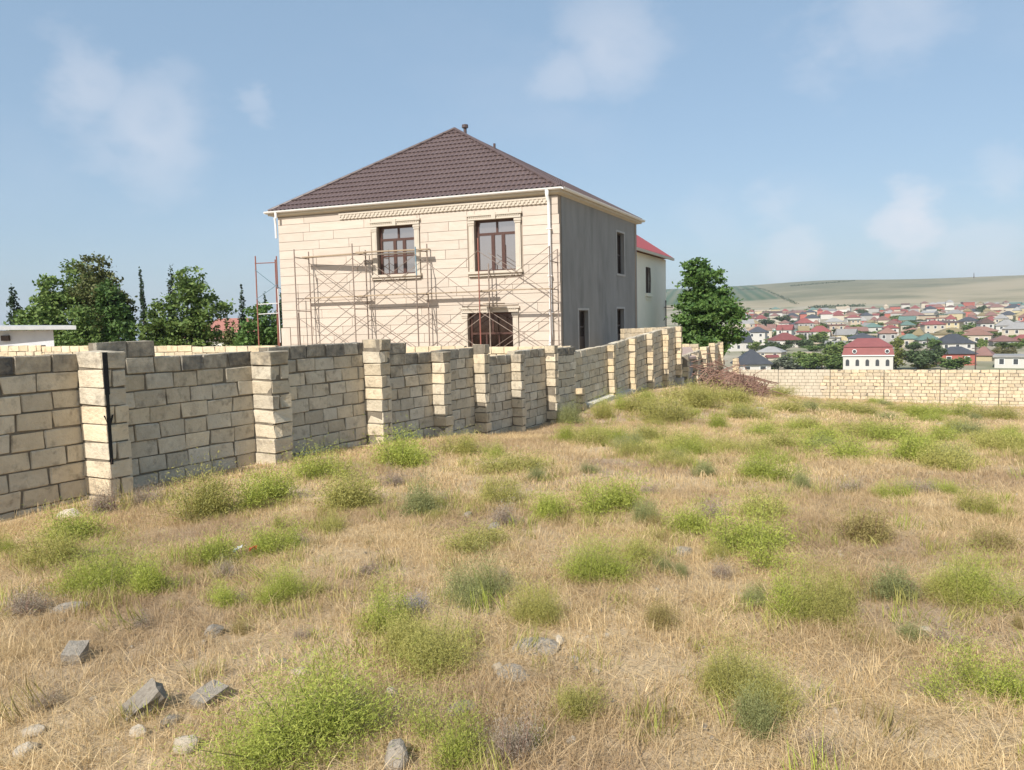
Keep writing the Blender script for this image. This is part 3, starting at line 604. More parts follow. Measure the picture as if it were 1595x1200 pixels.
# ---- roof
OV = .42; ZE = 6.74
def off(c, a, b): return c + a.normalized()*OV + b.normalized()*OV
tN, sN = fn, sn_
EFL = FL + tN*.17 - ft*.36; EFR = FR_ + tN*.15 + sN*.15; EBR = BR + sN*.16 + st_*.35; EBL = BL - ft*.4 + st_*.4
AP = Vector((-2.354, 36.0, 10.47)); cen = (EFL+EBR)/2; AB = Vector((2*cen.x-AP.x, 2*cen.y-AP.y, 10.47))
def v3(p, z=ZE): return Vector((p.x, p.y, z))
def slope_mesh(name, a, b, c, d=None, rowh=.36, wave=.21, seg=6, amp=.03, step=.054):
    """metal tile sheet: eave a-b, top edge d-c (or apex c); stepped rows with a wavy lower lip"""
    a, b, c = Vector(a), Vector(b), Vector(c); d = Vector(d) if d is not None else c
    ex = (b-a).normalized(); nrm = (b-a).cross(c-a).normalized()
    if nrm.z < 0: nrm = -nrm
    up = nrm.cross(ex).normalized()
    if up.z < 0: up = -up
    H = (c-a).dot(up); Lb = (b-a).length; dl, cl = (d-a).dot(ex), (c-a).dot(ex); nr = max(1, int(round(H/rowh))); nc = int(Lb/wave*seg); us = np.linspace(0, Lb, nc+1)
    V = []; F = []
    for i in range(nr):
        s0, s1 = H*i/nr, H*(i+1)/nr
        for lev, (s, lift) in enumerate(((s0, step), (s1, 0.0))):
            lo, hi = dl*s/H, Lb+(cl-Lb)*s/H
            for u in us:
                uu = min(max(u, lo), hi); wv = math.sin(2*math.pi*u/wave); ss = s + (-.045*wv if lev == 0 and i else 0)
                V.append(a + ex*uu + up*max(ss, 0) + nrm*(lift + amp*wv + .02))
        k = i*2*(nc+1)
        for j in range(nc):
            if abs(V[k+j+1][0]-V[k+j][0])+abs(V[k+j+1][1]-V[k+j][1]) > 1e-6 or (V[k+nc+1+j+1]-V[k+nc+1+j]).length > 1e-6:
                F.append((k+j, k+j+1, k+nc+1+j+1, k+nc+1+j))
                if i: kp = (i-1)*2*(nc+1)+nc+1; F.append((kp+j, kp+j+1, k+j+1, k+j))
    m_ = MB(); m_.v = [tuple(p) for p in V]; m_.f = F
    return m_.build(name, M['roof'], house)
slope_mesh('roof_slope', v3(EFL), v3(EFR), AP); slope_mesh('roof_slope', v3(EFR), v3(EBR), AB, AP); slope_mesh('roof_slope', v3(EBR), v3(EBL), AB, seg=3); slope_mesh('roof_slope', v3(EBL), v3(EFL), AP, AB, seg=3)
up_ = Vector((0, 0, .06))
for nm, a, b in (('hip_cap', v3(EFL), AP), ('hip_cap', v3(EFR), AP), ('hip_cap', v3(EBR), AB), ('hip_cap', v3(EBL), AB), ('ridge_cap', AP, AB)):
    MB().tube([a+up_*.6, b+up_], .075, 8).build(nm, M['ridge'], house)
for p, h_, rr in ((AP.lerp(AB, .42), .38, .075), (AP.lerp(AB, 1.0)+Vector((.75, 0, -.55)), .5, .06)):
    m_ = MB().tube([p+Vector((0, 0, -.3)), p+Vector((0, 0, h_))], rr, 8)
    if rr > .07: m_.tube([p+Vector((0, 0, h_-.02)), p+Vector((0, 0, h_+.12))], .15, 8)
    m_.build('vent_pipe', M['ridge'], house)
corners = [EFL, EFR, EBR, EBL]; walls = [FL, FR_, BR, BL]
for i in range(4):
    a, b = corners[i], corners[(i+1) % 4]; e, t_, n_, L_ = frame(a, b)
    wa, wb = walls[i], walls[(i+1) % 4]
    MB().hexa([(wa.x, wa.y, ZT-.02), (wb.x, wb.y, ZT-.02), (b.x, b.y, ZE-.17), (a.x, a.y, ZE-.17), (wa.x, wa.y, ZT+.05), (wb.x, wb.y, ZT+.05), (b.x, b.y, ZE-.02), (a.x, a.y, ZE-.02)]).build('soffit', M['soffit'], house)
    MB().fbox(e, -.01, L_+.01, ZE-.17, ZE-.02, -.012, .022).build('fascia', M['soffit'], house)
    g = MB()
    for q in range(5):
        a0 = math.pi*(1+q/5); a1 = math.pi*(1+(q+1)/5); rr = .085; dc = .11; zc = ZE+.0
        p = lambda an, ra: (dc+ra*math.cos(an), zc+ra*math.sin(an)*1.1)
        (d00, z00), (d01, z01), (d10, z10), (d11, z11) = p(a0, rr), p(a0, rr-.012), p(a1, rr), p(a1, rr-.012)
        g.hexa([e(-.1, z00, d00), e(L_+.1, z00, d00), e(L_+.1, z10, d10), e(-.1, z10, d10), e(-.1, z01, d01), e(L_+.1, z01, d01), e(L_+.1, z11, d11), e(-.1, z11, d11)])
    g.build('gutter', M['gutter'], house)
sd = 12.50
def dpt(s, z, d): return Vector(ff(s, z, d))
dpp = MB().tube([dpt(sd, 6.66, .27), dpt(sd, 6.45, .26), dpt(sd+.03, 6.25, .16), dpt(sd+.03, 6.1, .14), dpt(sd+.03, 2.3, .14), dpt(sd+.05, 1.2, .2), dpt(sd-.02, .4, .3), dpt(sd-.05, -.4, .35)], [.075, .07, .06, .06, .06, .06, .06, .06], 10).build('downpipe', M['gutter'], house, True)
for z in (5.2, 3.4, 2.0): MB().fbox(ff, sd-.06, sd+.12, z, z+.03, .04, .215).build('bracket', M['gutter'], dpp)
MB().tube([dpt(.12, 6.68, .29), dpt(.12, 6.42, .29)], .06, 8).build('gutter_outlet', M['gutter'], house)
MB().tube([dpt(-.1, 6.55, .1), dpt(-.1, 6.2, .04), dpt(-.1, 5.6, .04)], .05, 8).build('downpipe', M['gutter'], house)
# ------------------------------------------------------------------ scaffolding
sc = empty('scaffold', (*ff(7, 0, .8)[:2], hz(*ff(7, 0, .8)[:2]))); tag(sc, 'rusty tube scaffold with crossed braces standing along the cream stone front', 'scaffold')
FS = [(1.70, 4.9), (4.5, 5.0), (7.36, 4.9), (10.03, 4.85), (12.88, 4.6)]; OUT, INN = 1.3, .27; gz = hz(*ff(7, 0, .8)[:2])
def ftop(i, d): return {(0, OUT): 4.92, (0, INN): 4.9, (1, OUT): 5.0, (1, INN): 4.82, (2, OUT): 4.72, (2, INN): 4.92, (3, OUT): 4.9, (3, INN): 4.0, (4, OUT): 4.45, (4, INN): 4.4}[(i, d)]
for i, (s, tz) in enumerate(FS):
    for d in (OUT, INN):
        jit = r.uniform(-.03, .03); zt = ftop(i, d); mm = M['scaf']
        if (i, d) == (2, OUT):
            MB().tube([ff(s+.02, 3.6, d), ff(s, zt, d)], .026, 8).build('post', M['scaf_blue'], sc); zt = 3.6
        if (i, d) == (3, OUT): mm = M['scaf_red']
        MB().tube([ff(s+jit, gz-.05, d), ff(s, zt, d)], .026, 8).build('post', mm, sc)
    for z in (2.35, 2.86, 4.6 if i < 4 else 3.9):
        if i == 3 and z > 4: continue
        MB().tube([ff(s, z, OUT), ff(s, z+r.uniform(-.03, .03), INN)], .02, 6).build('rung', M['scaf'], sc)
for i in range(4):
    a, b = FS[i][0], FS[i+1][0]
    for d in (OUT, INN):
        for z0, z1 in ((.35, 2.12), (2.55, 4.42)):
            if d == INN and z0 > 1 and i == 2: continue
            dd = d+(.03 if d == OUT else -.03)
            MB().tube([ff(a, z0+.02, dd), ff(b, z1, dd)], .0125, 6).build('brace', M['scaf'], sc); MB().tube([ff(a, z1, dd+.03), ff(b, z0, dd+.03)], .0125, 6).build('brace', M['scaf'], sc)
for s, e_ in ((7.36, 4.6),): MB().tube([ff(4.5, 4.62, INN+.03), ff(7.45, 4.62, INN+.06)], .024, 8).build('ledger', M['gutter'], sc)
MB().tube([ff(1.2, 2.3, .5), ff(1.22, gz, .5)], .02, 6).build('post', M['scaf'], sc); MB().tube([ff(1.2, 3.2, .45), ff(1.22, gz, .45)], .018, 6).build('post', M['scaf'], sc)
def plank(s0, s1, z0, z1, d0, d1, w, label, t=.045):
    a, b = Vector(ff(s0, z0, d0)), Vector(ff(s1, z1, d1)); dv = (b-a); sd_ = Vector((dv.y, -dv.x, 0)).normalized()*w/2; u = Vector((0, 0, t))
    o = MB().hexa([a-sd_, a+sd_, b+sd_, b-sd_, a-sd_+u, a+sd_+u, b+sd_+u, b-sd_+u]).build('plank', M['plank']); return tag(o, label, 'plank', 'planks on the scaffold')
plank(1.55, 4.75, 4.63, 4.63, .44, .72, .22, 'upper scaffold plank lying across the first bay by the bare corner')
plank(4.2, 7.55, 4.70, 4.66, .46, .44, .2, 'upper scaffold plank crossing below the left upper window')
plank(1.5, 4.65, 2.89, 2.89, .34, .33, .12, 'lower scaffold plank in the first bay by the bare corner')
plank(4.35, 7.6, 2.89, 2.89, .55, .55, .2, 'lower scaffold plank under the left upper window')
plank(7.1, 10.35, 2.89, 2.89, .36, .36, .13, 'lower scaffold plank between the two upper windows')
plank(9.85, 10.7, 2.39, 2.39, .4, .4, .2, 'short plank end above the dark ground-floor window')
plank(9.9, 13.0, 2.89, 2.86, 1.1, 1.1, .1, 'lower scaffold plank beside the white downpipe')
s2 = empty('scaffold', (-11.0, 34.6, hz(-11, 34.6))); tag(s2, 'narrow red and white scaffold tower past the left corner of the cream house', 'scaffold')
sa, sb = Vector((-11.28, 34.5, 0)), Vector((-10.42, 34.75, 0)); sh = Vector((.3, 1.9, 0))
for q, zt, m_ in ((sa, 4.85, M['scaf_red']), (sb, 4.85, M['scaf_red'])):
    MB().tube([q+Vector((0, 0, -.5)), q+Vector((.04, 0, zt))], .03, 8).build('post', m_, s2); MB().tube([q+sh+Vector((0, 0, -.5)), q+sh+Vector((.04, 0, zt))], .03, 8).build('post', m_, s2)
MB().tube([sb+Vector((.055, -.05, 1.0)), sb+Vector((.055, -.05, 3.4))], .022, 8).build('post_sleeve', M['gutter'], s2)
for z, m_ in ((4.55, M['scaf_red']), (2.74, M['gutter']), (2.3, M['gutter'])): MB().tube([sa+Vector((0, 0, z-.02)), sb+Vector((0, 0, z+.02))], .022, 6).build('rung', m_, s2)
for a, b in (((sa, 4.25), (sb, 3.45)), ((sa, 2.95), (sb, 3.6))): MB().tube([a[0]+Vector((0, -.04, a[1])), b[0]+Vector((.05, -.04, b[1]))], .015, 6).build('brace', M['scaf_blue'], s2)
MB().tube([sb+Vector((0, 0, 3.5)), sb+sh+Vector((0, 0, 3.1))], .015, 6).build('brace', M['scaf_blue'], s2)
# ------------------------------------------------------------------ cream house behind, sheds
A2, B2 = Vector((7.955, 48.655)), Vector((11.276, 56.0)); h2 = empty('house', (6, 53, hz(6, 53))); tag(h2, 'cream rendered house with red sheet roof showing behind the grey side wall', 'house')
d2 = (B2-A2).normalized(); n2 = Vector((d2.y, -d2.x)); A2e = A2 - d2*1.4; q0, q1, q2, q3 = A2e, B2, B2 - n2*8, A2e - n2*8; Z2 = 5.9; g2 = hz(8, 50)-.6
h2f, _, _, L2 = frame(A2e, B2)
m_ = MB()
for q in rects_minus(0, L2, g2, Z2, [(3.7, 4.9, 3.4, 5.1)]): m_.fbox(h2f, *q, -.3, 0)
m_.hexa([(q0.x, q0.y, g2), (q0.x-n2.x*.3, q0.y-n2.y*.3, g2), (q3.x, q3.y, g2), (q3.x+d2.x*.3, q3.y+d2.y*.3, g2)][:4] + [(q0.x, q0.y, Z2), (q0.x-n2.x*.3, q0.y-n2.y*.3, Z2), (q3.x, q3.y, Z2), (q3.x+d2.x*.3, q3.y+d2.y*.3, Z2)])
m_.fbox(frame(q1, q2)[0], .3, 8, g2, Z2, -.3, 0); m_.fbox(frame(q3, q0)[0], .3, 7.7, g2, Z2, -.3, 0); m_.fbox(frame(q2, q3)[0], .01, L2-.3, g2, Z2, -.3, 0)
m_.build('wall', M['cream'], h2)
wi = MB().fbox(h2f, 3.7, 4.9, 3.4, 5.1, -.2, -.16).build('window', M['pane_dark'], h2)
m_ = MB()
for k in range(6): s = 3.8+.2*k; m_.tube([h2f(s, 3.42, .02), h2f(s+(.1 if k % 2 else -.06), 4.2, .03), h2f(s, 5.08, .02)], .022, 5)
for z in (3.6, 4.2, 4.8): m_.tube([h2f(3.7, z, .02), h2f(4.9, z, .02)], .02, 5)
m_.build('window_grille', M['iron'], wi); MB().fbox(h2f, 3.55, 5.05, 3.16, 3.38, 0, .14).build('sill', M['cream'], wi); MB().fbox(h2f, 3.65, 4.95, 2.95, 3.1, 0, .06).build('apron', M['cream'], wi)
m_ = MB(); o_ = .45; c4 = [q0+n2*o_-d2*o_, q1+n2*o_+d2*o_, q2-n2*o_+d2*o_, q3-n2*o_-d2*o_]; r1, r2 = (c4[0]+c4[3])/2+d2*3.6, (c4[1]+c4[2])/2-d2*3.6; zz = Z2+.15
m_.add([(*c.xy, zz) for c in c4]+[(*r1.xy, zz+3.3), (*r2.xy, zz+3.3)]+[(*c.xy, zz-.06) for c in c4], [(0, 1, 5, 4), (1, 2, 5), (2, 3, 4, 5), (3, 0, 4), (6, 7, 1, 0), (7, 8, 2, 1), (8, 9, 3, 2), (9, 6, 0, 3), (9, 8, 7, 6)])
rf = m_.build('roof', M['redroof'], h2)
e2 = frame(c4[0], c4[1])[0]; MB().fbox(e2, 0, (c4[1]-c4[0]).length, zz-.2, zz-.04, -.05, .08).build('gutter', M['soffit'], h2)
MB().tube([h2f(L2-.5, 3.0, .1), h2f(L2-.45, .5, .1)], .04, 6).build('downpipe', M['iron'], h2)
MB().tube([h2f(L2-1.0, 2.5, .1), h2f(L2+.8, 2.5, .3)], .03, 6).build('bracket_arm', M['iron'], h2)
# small lean-to roof behind the lower wall
sh_ = empty('shed', (7.6, 37.5, hz(7.6, 37.5))); tag(sh_, 'small lean-to with weathered sheet roof behind the lower block wall', 'shed')
MB().hexa([(6.9, 33.0, -.15), (8.3, 34.6, -.15), (9.1, 39.0, .12), (7.4, 39.2, .12), (6.9, 33.0, -.05), (8.3, 34.6, -.05), (9.1, 39.0, .22), (7.4, 39.2, .22)]).build('roof', M['pinkroof'], sh_)
MB().hexa([(7.0, 33.2, -2.2), (8.2, 34.8, -2.2), (8.9, 38.8, -2.2), (7.5, 39.0, -2.2), (7.0, 33.2, -.16), (8.2, 34.8, -.16), (8.9, 38.8, .1), (7.5, 39.0, .1)]).build('wall', M['cement'], sh_)
wq = empty('stone_wall', (9.0, 40.6, hz(9, 40.6))); tag(wq, 'stub of cream block wall behind the lean-to roof, under the big tree', 'wall')
panel(wq, (7.6, 41.2), (9.75, 40.1), .33, hz(9, 40.5)-.3, seed=260, rows=3, weather=(.1, .05), warm=.06)
# white shed on the left
ws = empty('shed', (-23.5, 37.5, hz(-23.5, 37.5))); tag(ws, 'low white shed with flat overhanging roof behind the left end of the walls', 'shed')
MB().hexa([(-30, 36.2, -1.5), (-21.3, 36.0, -1.5), (-24.6, 41, -1.5), (-30, 41.2, -1.5), (-30, 36.2, 1.92), (-21.3, 36.0, 1.8), (-24.6, 41, 1.8), (-30, 41.2, 1.92)]).build('wall', M['white'], ws)
MB().hexa([(-31, 35.0, 1.98), (-20.0, 35.6, 1.80), (-23.6, 41.5, 1.9), (-31, 41.5, 2.1), (-31, 35.0, 2.12), (-20.0, 35.6, 1.98), (-23.6, 41.5, 2.06), (-31, 41.5, 2.24)]).build('roof', M['shedroof'], ws)
MB().box(-23.7, -23.35, 35.9, 36.1, 1.35, 1.6).build('vent', M['iron'], ws)
rr_ = empty('house', (-28, 77, hz(-28, 77))); tag(rr_, 'house with faded red tiled roof half hidden by the left trees', 'house')
MB().box(-31.5, -24, 74.5, 82, -5, .9).build('wall', M['cream'], rr_)
MB().add([(-32.2, 74, .8), (-23.4, 74, .8), (-23.4, 82.6, .8), (-32.2, 82.6, .8), (-29.5, 78.2, 2.75), (-26.4, 78.2, 2.75)], [(0, 1, 5, 4), (1, 2, 5), (2, 3, 4, 5), (3, 0, 4), (3, 2, 1, 0)]).build('roof', mat('faded_red_tile', (.32, .13, .10), (.40, .19, .15), scale=3, rough=.8), rr_)
# ------------------------------------------------------------------ trees
def crown(name, lobes, n, size, m, seed, clumps=26, spread=.30, flat=.75):
    g = np.random.default_rng(seed); vol = np.array([l[3]*l[4]*l[5] for l in lobes])**.75; cnt = np.maximum(1, (n*vol/vol.sum()).astype(int)); C = []
    for (cx, cy, cz, rx, ry, rz), k in zip(lobes, cnt):
        d = g.normal(size=(clumps, 3)); d /= np.linalg.norm(d, axis=1)[:, None]; rad = g.uniform(.55, 1.02, clumps); cc = d*rad[:, None]
        w = g.uniform(.5, 1.5, clumps); pick = g.choice(clumps, k, p=w/w.sum()); p = cc[pick] + g.normal(0, spread*.6, (k, 3))
        C.append(np.array((cx, cy, cz)) + p*np.array((rx, ry, rz)))
    P = np.concatenate(C); k = len(P); a = g.normal(size=(k, 3)); a[:, 2] *= flat; a /= np.linalg.norm(a, axis=1)[:, None]; b = g.normal(size=(k, 3)); b -= (b*a).sum(1)[:, None]*a; b /= np.linalg.norm(b, axis=1)[:, None]
    s = size*g.uniform(.6, 1.3, k)[:, None]; V = np.stack((P-a*s, P+b*s*.55, P+a*s, P-b*s*.55), 1).reshape(-1, 3); F = np.arange(4*k).reshape(k, 4)
    return npmesh(name, V, F, m, {'tint': np.repeat(np.clip(g.normal(.45, .28, k), 0, 1), 4)})
def limbs(mb, base, lobes, r0, seed):
    g = random.Random(seed); base = Vector(base); top = Vector((sum(l[0] for l in lobes)/len(lobes), sum(l[1] for l in lobes)/len(lobes), base.z+.45*(max(l[2] for l in lobes)-base.z)))
    mb.tube([base-Vector((0, 0, .3)), base.lerp(top, .5)+Vector((g.uniform(-.1, .1), 0, 0)), top], [r0, r0*.8, r0*.6], 8)
    for l in lobes:
        e = Vector(l[:3]); mb.tube([base.lerp(top, g.uniform(.5, 1)), top.lerp(e, .55)+Vector((0, 0, -.1)), e], [r0*.45, r0*.3, r0*.08], 6)
def tree(name, label, x, y, lobes, n, size, m, seed, r0=.14, group='trees behind the walls', clumps=26, spread=.3):
    z = hz(x, y); o = empty(name, (x, y, z)); tag(o, label, 'tree', group)
    c = bpy.data.objects.new('crown', crown('crown', lobes, n, size, m, seed, clumps, spread)); link(c); keep(c, o)
    mb = MB(); limbs(mb, (x, y, z), lobes, r0, seed); mb.build('trunk', M['bark'], o, True); return o
def lob(x, y, ztop, zbot, w, k, seed):
    g = random.Random(seed); L = []
    for i in range(k):
        f = (i+.5)/k; z = zbot+(ztop-zbot)*f; ww = w*.5*(1-.45*max(0, f-.5)/.5)*(.6+.4*min(1, f/.25)); rr = ww*.62
        for _ in range(2 if f < .8 else 1):
            a = g.uniform(0, 6.28); q = (ww-rr)*g.uniform(.3, 1.0); L.append((x+q*math.cos(a), y+q*math.sin(a), z+g.uniform(-.2, .2), rr*g.uniform(.8, 1.15), rr*g.uniform(.8, 1.15), (ztop-zbot)/k*.75))
    return L
def cyp(x, y, ztop, zbot, w, k=7): return [(x+random.uniform(-.05, .05), y, zbot+(ztop-zbot)*(i+.5)/k, w*.5*(1-.75*(i/(k-1))**1.6), w*.5*(1-.75*(i/(k-1))**1.6), (ztop-zbot)/k*.9) for i in range(k)]
random.seed(3)
tree('leafy_tree', 'broad loose-crowned tree beside the white shed', -30.0, 50, lob(-30.0, 50, 5.2, .2, 5.0, 5, 1), 7000, .14, M['leaf_b'], 31)
tree('leafy_tree', 'tall pale-green tree with a ragged top behind the white shed', -28.2, 52, lob(-28.2, 52, 6.3, .3, 4.8, 6, 2), 7000, .14, M['leaf_a'], 32)
tree('pine_tree', 'brownish pine with pointed top among the trees by the shed', -26.6, 50.5, lob(-26.6, 50.5, 6.2, 1.2, 4.2, 6, 3), 7500, .12, M['leaf_p'], 33)
tree('leafy_tree', 'low dark round tree at the right of the pine', -25.2, 49, lob(-25.2, 49, 4.3, -.6, 3.6, 4, 4), 7000, .12, M['leaf_t'], 34)
tree('leafy_tree', 'low bushy green tree in front of the pine', -26.4, 47.5, lob(-26.4, 47.5, 2.9, -.8, 4.0, 3, 5), 7000, .12, M['leaf_b'], 35)
tree('cypress', 'small dark conifer at the outer side of the white shed', -32.6, 51, cyp(-32.6, 51, 4.6, -.4, 1.5), 3500, .1, M['leaf_c'], 36)
tree('cypress', 'slim cypress standing alone against the sky', -23.7, 50, cyp(-23.7, 50, 5.5, -1, .72, 9), 4200, .07, M['leaf_c'], 37, .08, clumps=60, spread=.22)
tree('cypress', 'ragged dark cypress rising behind the bright leafy tree', -22.4, 51.5, cyp(-22.4, 51.5, 5.7, -1, 1.35, 8), 4500, .09, M['leaf_c'], 38, .09)
tree('leafy_tree', 'bright leafy tree between the cypresses and the red tiled roof', -20.1, 49.5, lob(-20.1, 49.5, 5.3, -.4, 5.2, 6, 8), 8000, .135, M['leaf_b'], 39)
tree('leafy_tree', 'round leafy tree at the foot of the ragged cypress', -22.0, 48.5, lob(-22.0, 48.5, 3.3, -.8, 3.2, 4, 9), 7000, .125, M['leaf_a'], 40)
tree('cypress', 'thin bent cypress beside the red tiled roof', -17.5, 50.5, cyp(-17.5, 50.5, 4.3, -1, .8, 8), 2600, .08, M['leaf_c'], 41, .07)
tree('cypress', 'thin cypress behind the red scaffold tower', -16.4, 52, cyp(-16.4, 52, 3.9, -1, .7, 8), 2400, .08, M['leaf_c'], 42, .07)
tree('leafy_tree', 'dense dark bush-like tree behind the red scaffold tower', -15.7, 48.5, lob(-15.7, 48.5, 3.0, -.8, 4.2, 4, 10), 8000, .12, M['leaf_t'], 43)
tree('cypress', 'dark conifer close to the corner of the cream house', -15.0, 51, cyp(-15.0, 51, 3.9, -1, 1.3, 6), 2800, .1, M['leaf_c'], 44, .08)
tree('olive_tree', 'thin brownish tree in front of the red tiled roof', -17.9, 49, lob(-17.9, 49, 2.2, -.8, 2.2, 3, 11), 2400, .1, M['leaf_p'], 45, .09)
L20 = lob(12.65, 50, 5.35, .6, 4.7, 6, 12) + [(14.2, 49.5, 1.6, 1.3, 1.2, .9), (13.9, 50.5, 2.8, 1.2, 1.2, 1.1), (14.9, 49.6, .5, .8, .9, .5), (12.4, 49.6, .3, 1.8, 1.5, .9), (11.0, 49.8, .2, 1.2, 1.2, .8), (13.6, 49.6, .0, 1.1, 1.1, .7), (12.2, 49.4, -.6, 1.6, 1.2, .6)]
tree('leafy_tree', 'big dense green tree behind the corner of the block walls', 12.3, 51.3, [(a, b+1.6, c, d, e, f) for a, b, c, d, e, f in L20], 20000, .14, M['leaf_t'], 46, .2, clumps=34, spread=.26)
# dry brushwood heap by the corner
bp_ = empty('brush_pile', (10.2, 36.5, hz(10.2, 36.5))); tag(bp_, 'heap of reddish dry branches piled against the lower block wall', 'brush pile')
g = random.Random(6); mb1 = MB()
for k in range(320):
    f = g.random(); x = 7.75+f*4.5+abs(g.gauss(0, .35)); y = 31.8+f*6.6+g.gauss(0, .8); z = hz(x, y)+abs(g.gauss(0, .55))*(1.1-.8*f)
    a = g.uniform(-.9, .9)+.9; el = g.gauss(.2, .4)-.25*f; l = g.uniform(.7, 2.1)*.5; d = Vector((math.cos(a)*math.cos(el), math.sin(a)*math.cos(el)*.6, math.sin(el)))*l; p = Vector((x, y, z+.15))
    mb1.tube([p-d, p+d*.3+Vector((g.gauss(0, .08), 0, g.gauss(0, .08))), p+d], [g.uniform(.012, .03), .014, .006], 4, False)
b_ = mb1.build('branches', M['twig'], bp_); b_['kind'] = 'stuff'
for k in range(9):
    x = 9.2+g.random()*3.2; y = 35+(x-9.2)*1.3; z = hz(x, y)+.3+.4*g.random()
    MB().tube([(x-1.1, y-.3, z+.35), (x+.1, y, z+.1), (x+1.3, y+.4, z-.25)], [.05, .045, .02], 6).build('branch', M['twig'], bp_)
